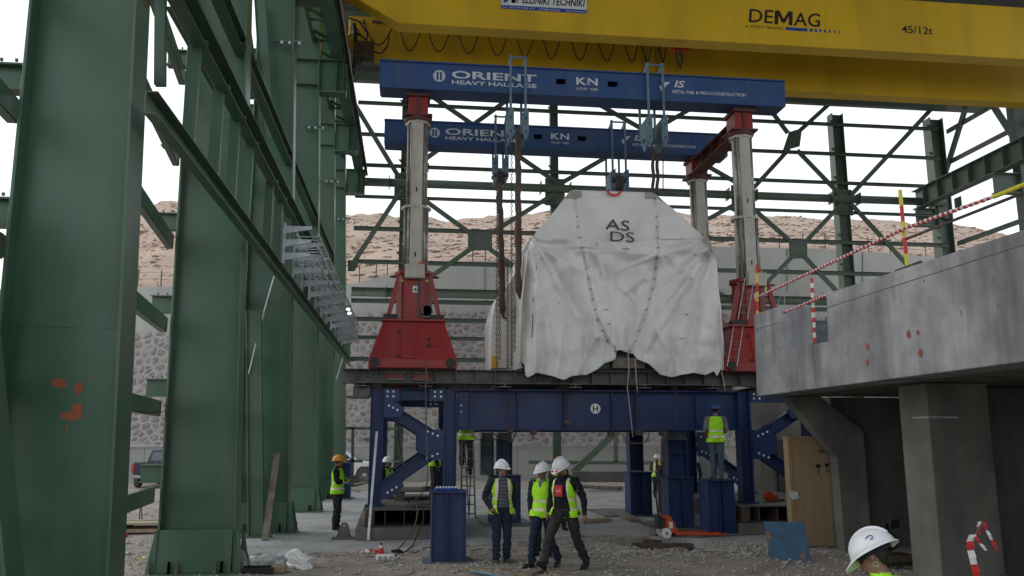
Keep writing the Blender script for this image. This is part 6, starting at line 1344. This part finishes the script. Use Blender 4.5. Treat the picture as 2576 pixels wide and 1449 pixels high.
    b.tube([hl(0,-.088,.02), hl(0,-.106,-.015), hl(0,-.098,-.03)], [.010, .015, .013], 8); b.tube([hl(-.04,-.085,.03), hl(0,-.093,.028), hl(.04,-.085,.03)], .011, 6); b.tube([hl(-.022,-.09,-.058), hl(0,-.099,-.056), hl(.022,-.09,-.058)], .010, 6)
    for sx in (-1, 1): b.ell(hl(sx*.079, .012, 0), .012, .022, .034, 8, 7, HR)
    segs.append(('head', hl(0,0,-.06), hl(0,0,.05), .075, .085))
    # one continuous surface
    tmp = b.build('tmp', M['skin']); rm = tmp.modifiers.new('r', 'REMESH'); rm.mode = 'VOXEL'; rm.voxel_size = vox; sm = tmp.modifiers.new('s', 'SMOOTH'); sm.factor = .5; sm.iterations = 2 if vox > .01 else 3
    dg = bpy.context.evaluated_depsgraph_get(); me = bpy.data.meshes.new_from_object(tmp.evaluated_get(dg)); bpy.data.objects.remove(tmp)
    nv, nf = len(me.vertices), len(me.polygons); co = np.empty(nv*3); me.vertices.foreach_get('co', co); co = co.reshape(-1, 3); no = np.empty(nv*3); me.vertices.foreach_get('normal', no); no = no.reshape(-1, 3)
    cen = np.empty(nf*3); me.polygons.foreach_get('center', cen); cen = cen.reshape(-1, 3)
    best = np.full(nf, 9.); lab_i = np.zeros(nf, int); keys = ['skin', 'torso', 'sleeve', 'legs', 'boot', 'head', 'hair']
    for key, p0, p1, r0, r1 in segs:
        a = np.array(p0); d = np.array(p1)-a; L2 = max(1e-9, d @ d); s_ = np.clip(((cen-a) @ d)/L2, 0, 1); dist = np.linalg.norm(cen-(a+s_[:, None]*d), axis=1)-(r0+(r1-r0)*s_)
        m_ = dist < best; best[m_] = dist[m_]; lab_i[m_] = keys.index(key)
    HI = np.array(HR.inverted()); hc = (cen-np.array(HC)) @ HI.T; isH = lab_i == 5
    lab_i[isH & ((hc[:, 1] > .03) & (hc[:, 2] > -.075) | (hc[:, 2] > .055))] = 6; lab_i[lab_i == 5] = 0
    # cloth creases
    vl = np.zeros(nv, int); 
    for p, l in zip(me.polygons, lab_i):
        for q in p.vertices: vl[q] = l
    cm = np.isin(vl, (1, 2, 3)); w1 = np.sin(co[:, 2]*46+co[:, 0]*31+3*np.sin(co[:, 1]*17+co[:, 2]*9))+.6*np.sin(co[:, 2]*83-co[:, 1]*55+2*np.sin(co[:, 0]*23)); low = 1+1.2*(co[:, 2] < .45)
    co2 = co+no*(w1*.0042*low*cm)[:, None]; me.vertices.foreach_set('co', co2.ravel())
    me.materials.clear()
    for k in ('skin', torso, sleeve, legs, boot, 'skin', 'hair'): me.materials.append(M[k])
    me.polygons.foreach_set('material_index', lab_i.astype(np.int32)); me.polygons.foreach_set('use_smooth', [True]*nf)
    body = bpy.data.objects.new('body', me); COL.objects.link(body); body.parent = t; ORG[body] = ORG[t]
    # waistcoat: an offset shell over the torso
    if vest:
        ax0, ax1 = j['pel'], j['neck']; zt = (cen[:, 2]-ax0.z)/(ax1.z-ax0.z)
        shc = np.array(sh); fr = np.array(Vector((0,0,1)).cross(sh).normalized())*-1; mid = np.array(j['chest'])
        px = (cen-mid) @ shc; py = (cen-mid) @ np.array((sh.cross(Vector((0,0,1)))).normalized())
        sel = np.isin(lab_i, (1, 3, 2)) & (zt > -.17) & (zt < .955) & (np.abs(px) < .205) & ((lab_i == 1) | ((lab_i == 3) & (np.abs(px) < .2) & (zt > -.17)) | ((lab_i == 2) & (np.abs(px) < .15)))
        if opn: sel &= ~((py > 0) & (np.abs(px) < opn*(1-.3*zt)))
        else: sel &= ~((py > .0) & (np.abs(px) < .05*np.clip((zt-.75)/.2, 0, 1)))
        idx = {}; vv = []; ff = []; mi = []
        for fi in np.nonzero(sel)[0]:
            f = []
            for q in me.polygons[int(fi)].vertices:
                if q not in idx: idx[q] = len(vv); nrm = no[q]; lowz = max(0, .16-(co[q][2]-ax0.z))*.12; vv.append(tuple(co[q]+nrm*(.017+lowz+.004*math.sin(co[q][2]*40+co[q][0]*25))))
                f.append(idx[q])
            ff.append(f); z = zt[fi]; x = abs(px[fi])
            strip = (.02 < z < .10) or (.30 < z < .38) or (opn > .0 and z > .38 and py[fi] > 0 and .075 < x < .125)
            mi.append(1 if strip else 0)
        vm = bpy.data.meshes.new('vest'); vm.from_pydata(vv, [], ff); vm.materials.append(M[vest]); vm.materials.append(M['reflect']); vm.polygons.foreach_set('material_index', mi); vm.polygons.foreach_set('use_smooth', [True]*len(ff))
        vo = bpy.data.objects.new('vest', vm); COL.objects.link(vo); vo.parent = t; so = vo.modifiers.new('s', 'SOLIDIFY'); so.thickness = .006; so.offset = 1
    # helmet
    if helmet:
        b = MB(); n = 28; prof = [(math.cos(a), math.sin(a)) for a in [math.pi/2*i/9 for i in range(10)]]
        for c_, s_ in prof:
            for k in range(n):
                a = 2*math.pi*k/n; rr = 1+.035*max(0, math.cos(4*a))*s_*(1-s_)*4*.4; b.v.append(tuple(hl(.126*c_*math.cos(a)*rr, .012+.152*c_*math.sin(a)*rr, .03+.135*s_)))
        for i in range(9):
            for k in range(n): b.face((i*n+k, i*n+(k+1) % n, (i+1)*n+(k+1) % n, (i+1)*n+k))
        o1 = b.build('helmet', M[helmet], t, smooth=True); so = o1.modifiers.new('s', 'SOLIDIFY'); so.thickness = .004; HO = o1
        b = MB()
        for k in range(n):
            a0, a1 = 2*math.pi*k/n, 2*math.pi*(k+1)/n
            def rim(a, o_):
                pk = max(0, -math.sin(a))**3; return (.126+o_*.014)*math.cos(a)*(1-.0*pk), .012+(.152+o_*(.016+.055*pk))*math.sin(a), .03-.012*o_-.02*pk*o_
            b.prism([hl(*rim(a0, 0)), hl(*rim(a1, 0)), hl(*rim(a1, 1)), hl(*rim(a0, 1))], hl(0,0,.007)-hl(0,0,0))
        o2 = b.build('brim', M[helmet], t); o2.parent = HO
        b = MB(); b.tube([hl(0, .012-.15*math.cos(a), .035+.137*math.sin(a)) for a in [.35+2.4*i/10 for i in range(11)]], .011, 6); o3 = b.build('ridge', M[helmet], t, smooth=True); o3.parent = HO
        b = MB()
        for k in range(20):
            a0, a1 = 2*math.pi*k/20, 2*math.pi*(k+1)/20; b.prism([hl(.09*math.cos(a), .012+.112*math.sin(a), z_) for a, z_ in ((a0,.0),(a1,.0),(a1,.04),(a0,.04))], hl(.001,0,0)-hl(0,0,0))
        o4 = b.build('headband', M['navy'], t); o4.parent = HO
    if cap:
        b = MB(); b.ell(hl(0,.01,.03), .088, .108, .09, 16, 10, HR); b.prism([hl(-.07,-.085,.04), hl(.07,-.085,.04), hl(.055,-.175,.015), hl(-.055,-.175,.015)], hl(0,0,.008)-hl(0,0,0)); b.build('cap', M[cap], t, smooth=False)
    if face:
        for sx in (-1, 1):
            b = MB(); b.ell(hl(sx*.031,-.089,.008), .013, .008, .007, 8, 6, HR); b.build('eye', M['black'], t)
            b = MB(); b.tube([hl(sx*.015,-.101,.028), hl(sx*.033,-.102,.032), hl(sx*.05,-.09,.026)], .0045, 5); b.build('eyebrow', M['hair'], t)
        b = MB(); b.tube([hl(-.022,-.105,-.06), hl(0,-.110,-.058), hl(.022,-.105,-.06)], .004, 5); b.build('mouth', M['darkred'], t)
    if extra: extra(t, hl, j)
    return t
E_STR = None
person('man in striped grey sweater and open yellow vest, hand in pocket, white helmet', PZ(1262, 1420, .0), 6, dict(elA=(-.30,.07,1.14), wrA=(-.2,-.07,.96), elB=(.25,.08,1.13), wrB=(.23,.05,.9), knA=(-.1,-.03,.5), anA=(-.1,-.02,.09), toA=(-.13,-.17,.03), knB=(.1,-.01,.5), anB=(.09,.03,.09), toB=(.2,-.1,.03)), 'sweater', 'navy', 'denim', 'boot', hyaw=28, opn=.1, sc=1.02, vox=.008, face=True, vest='hivis_dim')
person('man standing in profile with folded arms, yellow helmet, beside the green columns', PZ(845, 1334, .0), 82, dict(elA=(-.23,-.04,1.14), wrA=(.06,-.22,1.16), elB=(.23,-.05,1.14), wrB=(-.08,-.2,1.2), anA=(-.08,.03,.09), anB=(.08,.0,.09), toA=(-.09,-.12,.03), toB=(.1,-.15,.03)), 'blackcloth', 'blackcloth', 'charcoal', 'bootdark', 'helmet_y', sc=1.02, vox=.009)
person('man in dull green jacket half hidden behind the others, white helmet', (2.55, 16.3, 0), -15, dict(wrA=(-.22,.02,.86)), 'greenjacket', 'khaki', 'charcoal', hyaw=-10, sc=.99, vest='hivis_dim', vox=.01)
person('man in closed bright yellow vest and navy trousers walking left, looking aside, white helmet', (2.33, 14.95, 0), -28, dict(elA=(-.26,.08,1.14), wrA=(-.24,.02,.9), elB=(.24,.1,1.13), wrB=(.22,.06,.9), knA=(-.12,-.17,.52), anA=(-.14,-.2,.1), toA=(-.2,-.37,.04), knB=(.12,.03,.5), anB=(.2,.24,.12), toB=(.2,.09,.03)), 'greyshirt', 'navy', 'denim', 'bootdark', hyaw=-22, hpitch=8, sc=1.0, vox=.008, face=True)
def hood(t, hl, j):
    b = MB(); c = j['neck']; b.tube([c+Vector((.11*math.cos(a), .05+.09*math.sin(a), -.03+.03*math.sin(a))) for a in [-.6+4.3*i/12 for i in range(13)]], [.02]+[.036]*11+[.02], 8); b.build('hood', M['blackcloth'], t, smooth=True)
    b = MB(); y = -.155; P = lambda x, z: (x, y, z)
    for x0, x1, z0, z1 in ((-.07,.07,1.31,1.325),(-.07,.07,1.155,1.17),(-.07,-.055,1.17,1.31),(.055,.07,1.17,1.31),(-.05,.05,1.18,1.3)): b.box(x0, x1, y, y+.012, z0, z1)
    b.v = [(x, v_-.02-.25*(1.3-z)*0, z) for x, v_, z in b.v]; b.build('chest_print', M['redp'], t)
    b = MB(); b.tube([(-.045, y-.023, 1.225), (-.02, y-.023, 1.25), (-.005, y-.023, 1.225), (.015, y-.023, 1.245), (.04, y-.023, 1.23)], .005, 4); b.build('print_script', M['white'], t)
    b = MB(); b.box(.262, .268, -.03, .04, 1.24, 1.34); b.build('sleeve_badge', M['lettering'], t)
    b = MB(); b.ell(hl(0,-.06,-.085), .045, .04, .035, 10, 7); b.build('beard', M['hair'], t, smooth=True)
person('big man striding left in black hoodie and open vest, red cap under his white helmet', (2.63, 14.5, 0), -42, dict(pel=(0,.03,.93), waist=(0,.02,1.06), chest=(0,-.02,1.28), neck=(0,-.05,1.45), head=(0,-.1,1.59), shA=(-.2,-.01,1.4), shB=(.2,-.0,1.4), elA=(-.27,.05,1.12), wrA=(-.25,-.08,.9), elB=(.31,.08,1.13), wrB=(.36,.02,.88), hipA=(-.1,.02,.9), knA=(-.12,-.27,.55), anA=(-.12,-.42,.15), toA=(-.12,-.58,.17), hipB=(.1,.04,.9), knB=(.12,.16,.5), anB=(.14,.42,.1), toB=(.16,.27,.03)), 'blackcloth', 'blackcloth', 'greytrouser', 'bootdark', hyaw=-8, hpitch=26, opn=.13, sc=1.07, vox=.008, cap='redcloth', stout=1.12, face=True, extra=hood, curl=.35)
person('man in yellow helmet mostly hidden behind the striding man', (3.68, 21.0, 0), 10, {}, 'brownjacket', 'brownjacket', 'charcoal', helmet='helmet_y', vest='hivis_dim')
person('man in white helmet raising an open hand behind the left blue frame', (-.58, 23.2, -.0), 50, dict(elA=(-.24,-.05,1.15), wrA=(-.2,-.2,1.05), elB=(.26,-.22,1.2), wrB=(.3,-.44,1.38)), 'blackcloth', 'blackcloth', 'charcoal', hyaw=10, sc=.98, vest='hivis_dim', curl=.1, vox=.009)
person('man in white helmet and red cap behind the left gusset of the blue frame', (.62, 21.6, .66), 100, dict(anA=(-.1,.1,.09)), 'blackcloth', 'blackcloth', 'greytrouser', cap='redcloth', sc=1.03, vest='hivis')
person('man on the step ladder whose upper body is hidden by the blue beam', (1.36, 20.75, 1.33), 165, dict(knB=(.13,-.2,.68), anB=(.12,-.05,.3), toB=(.12,-.2,.26), knA=(-.1,-.05,.5), anA=(-.1,.02,.1), toA=(-.1,-.13,.05), elA=(-.2,-.2,1.3), wrA=(-.15,-.4,1.5), elB=(.2,-.2,1.3), wrB=(.15,-.4,1.5)), 'greenjacket', 'greenjacket', 'charcoal', sc=1.0, vest='hivis_dim')
person('man in blue helmet and closed vest standing with his back turned on a blue pedestal', (7.25, 19.62, 1.275), 166, dict(elB=(.25,.02,1.14), wrB=(.22,-.2,1.02), elA=(-.25,-.02,1.14), wrA=(-.17,-.25,1.05), knA=(-.09,-.02,.5), anA=(-.08,.04,.09), toA=(-.1,-.12,.03), knB=(.09,-.03,.5), anB=(.08,.0,.09), toB=(.12,-.15,.03)), 'greyshirt', 'greyshirt', 'jeans_pale', 'boot', 'helmet_b', sc=1.0, vox=.009, bare=2)
person('distant man in brown jacket and white helmet by the rusty post', PZ(1655, 1252), -12, dict(elA=(-.28,.02,1.14), wrA=(-.08,-.2,1.1), elB=(.28,.02,1.14), wrB=(.05,-.22,1.08)), 'brownjacket', 'brownjacket', 'denim', sc=.93, opn=.06)
person('man in white helmet partly seen behind the boxed jack column on the right', (9.2, 27.2, 0), -30, {}, 'navy', 'navy', 'charcoal', vest='hivis_dim', opn=.06)
def ring(t, hl, j):
    b = MB(); c = hl(.088, .012, -.055); b.tube([c+Vector((.0, .016*math.cos(a), .016*math.sin(a))) for a in [2*math.pi*k/14 for k in range(15)]], .0022, 5); b.build('earring', M['galv'], t, smooth=True)
    b = MB(); c = hl(.1, .075, .085)
    for k in range(16):
        a = 2*math.pi*k/16; p = lambda r, a: hl(.107+.0*r, .07+.024*r*math.cos(a), .088+.013*r*math.sin(a)-.0); b.tube([p(1, a), p(1, a+2*math.pi/16)], .003, 4)
    b.build('helmet_sticker', M['bluep'], t)
person('person seen from behind in the foreground, head bowed, white helmet and hoop earring', (2.75, 4.8, -.02), -142, dict(head=(0,-.05,1.60), neck=(0,-.01,1.47)), 'hivis', 'hivis', 'charcoal', hyaw=4, hpitch=32, hroll=-6, sc=.94, vox=.007, opn=0, extra=ring, face=True)
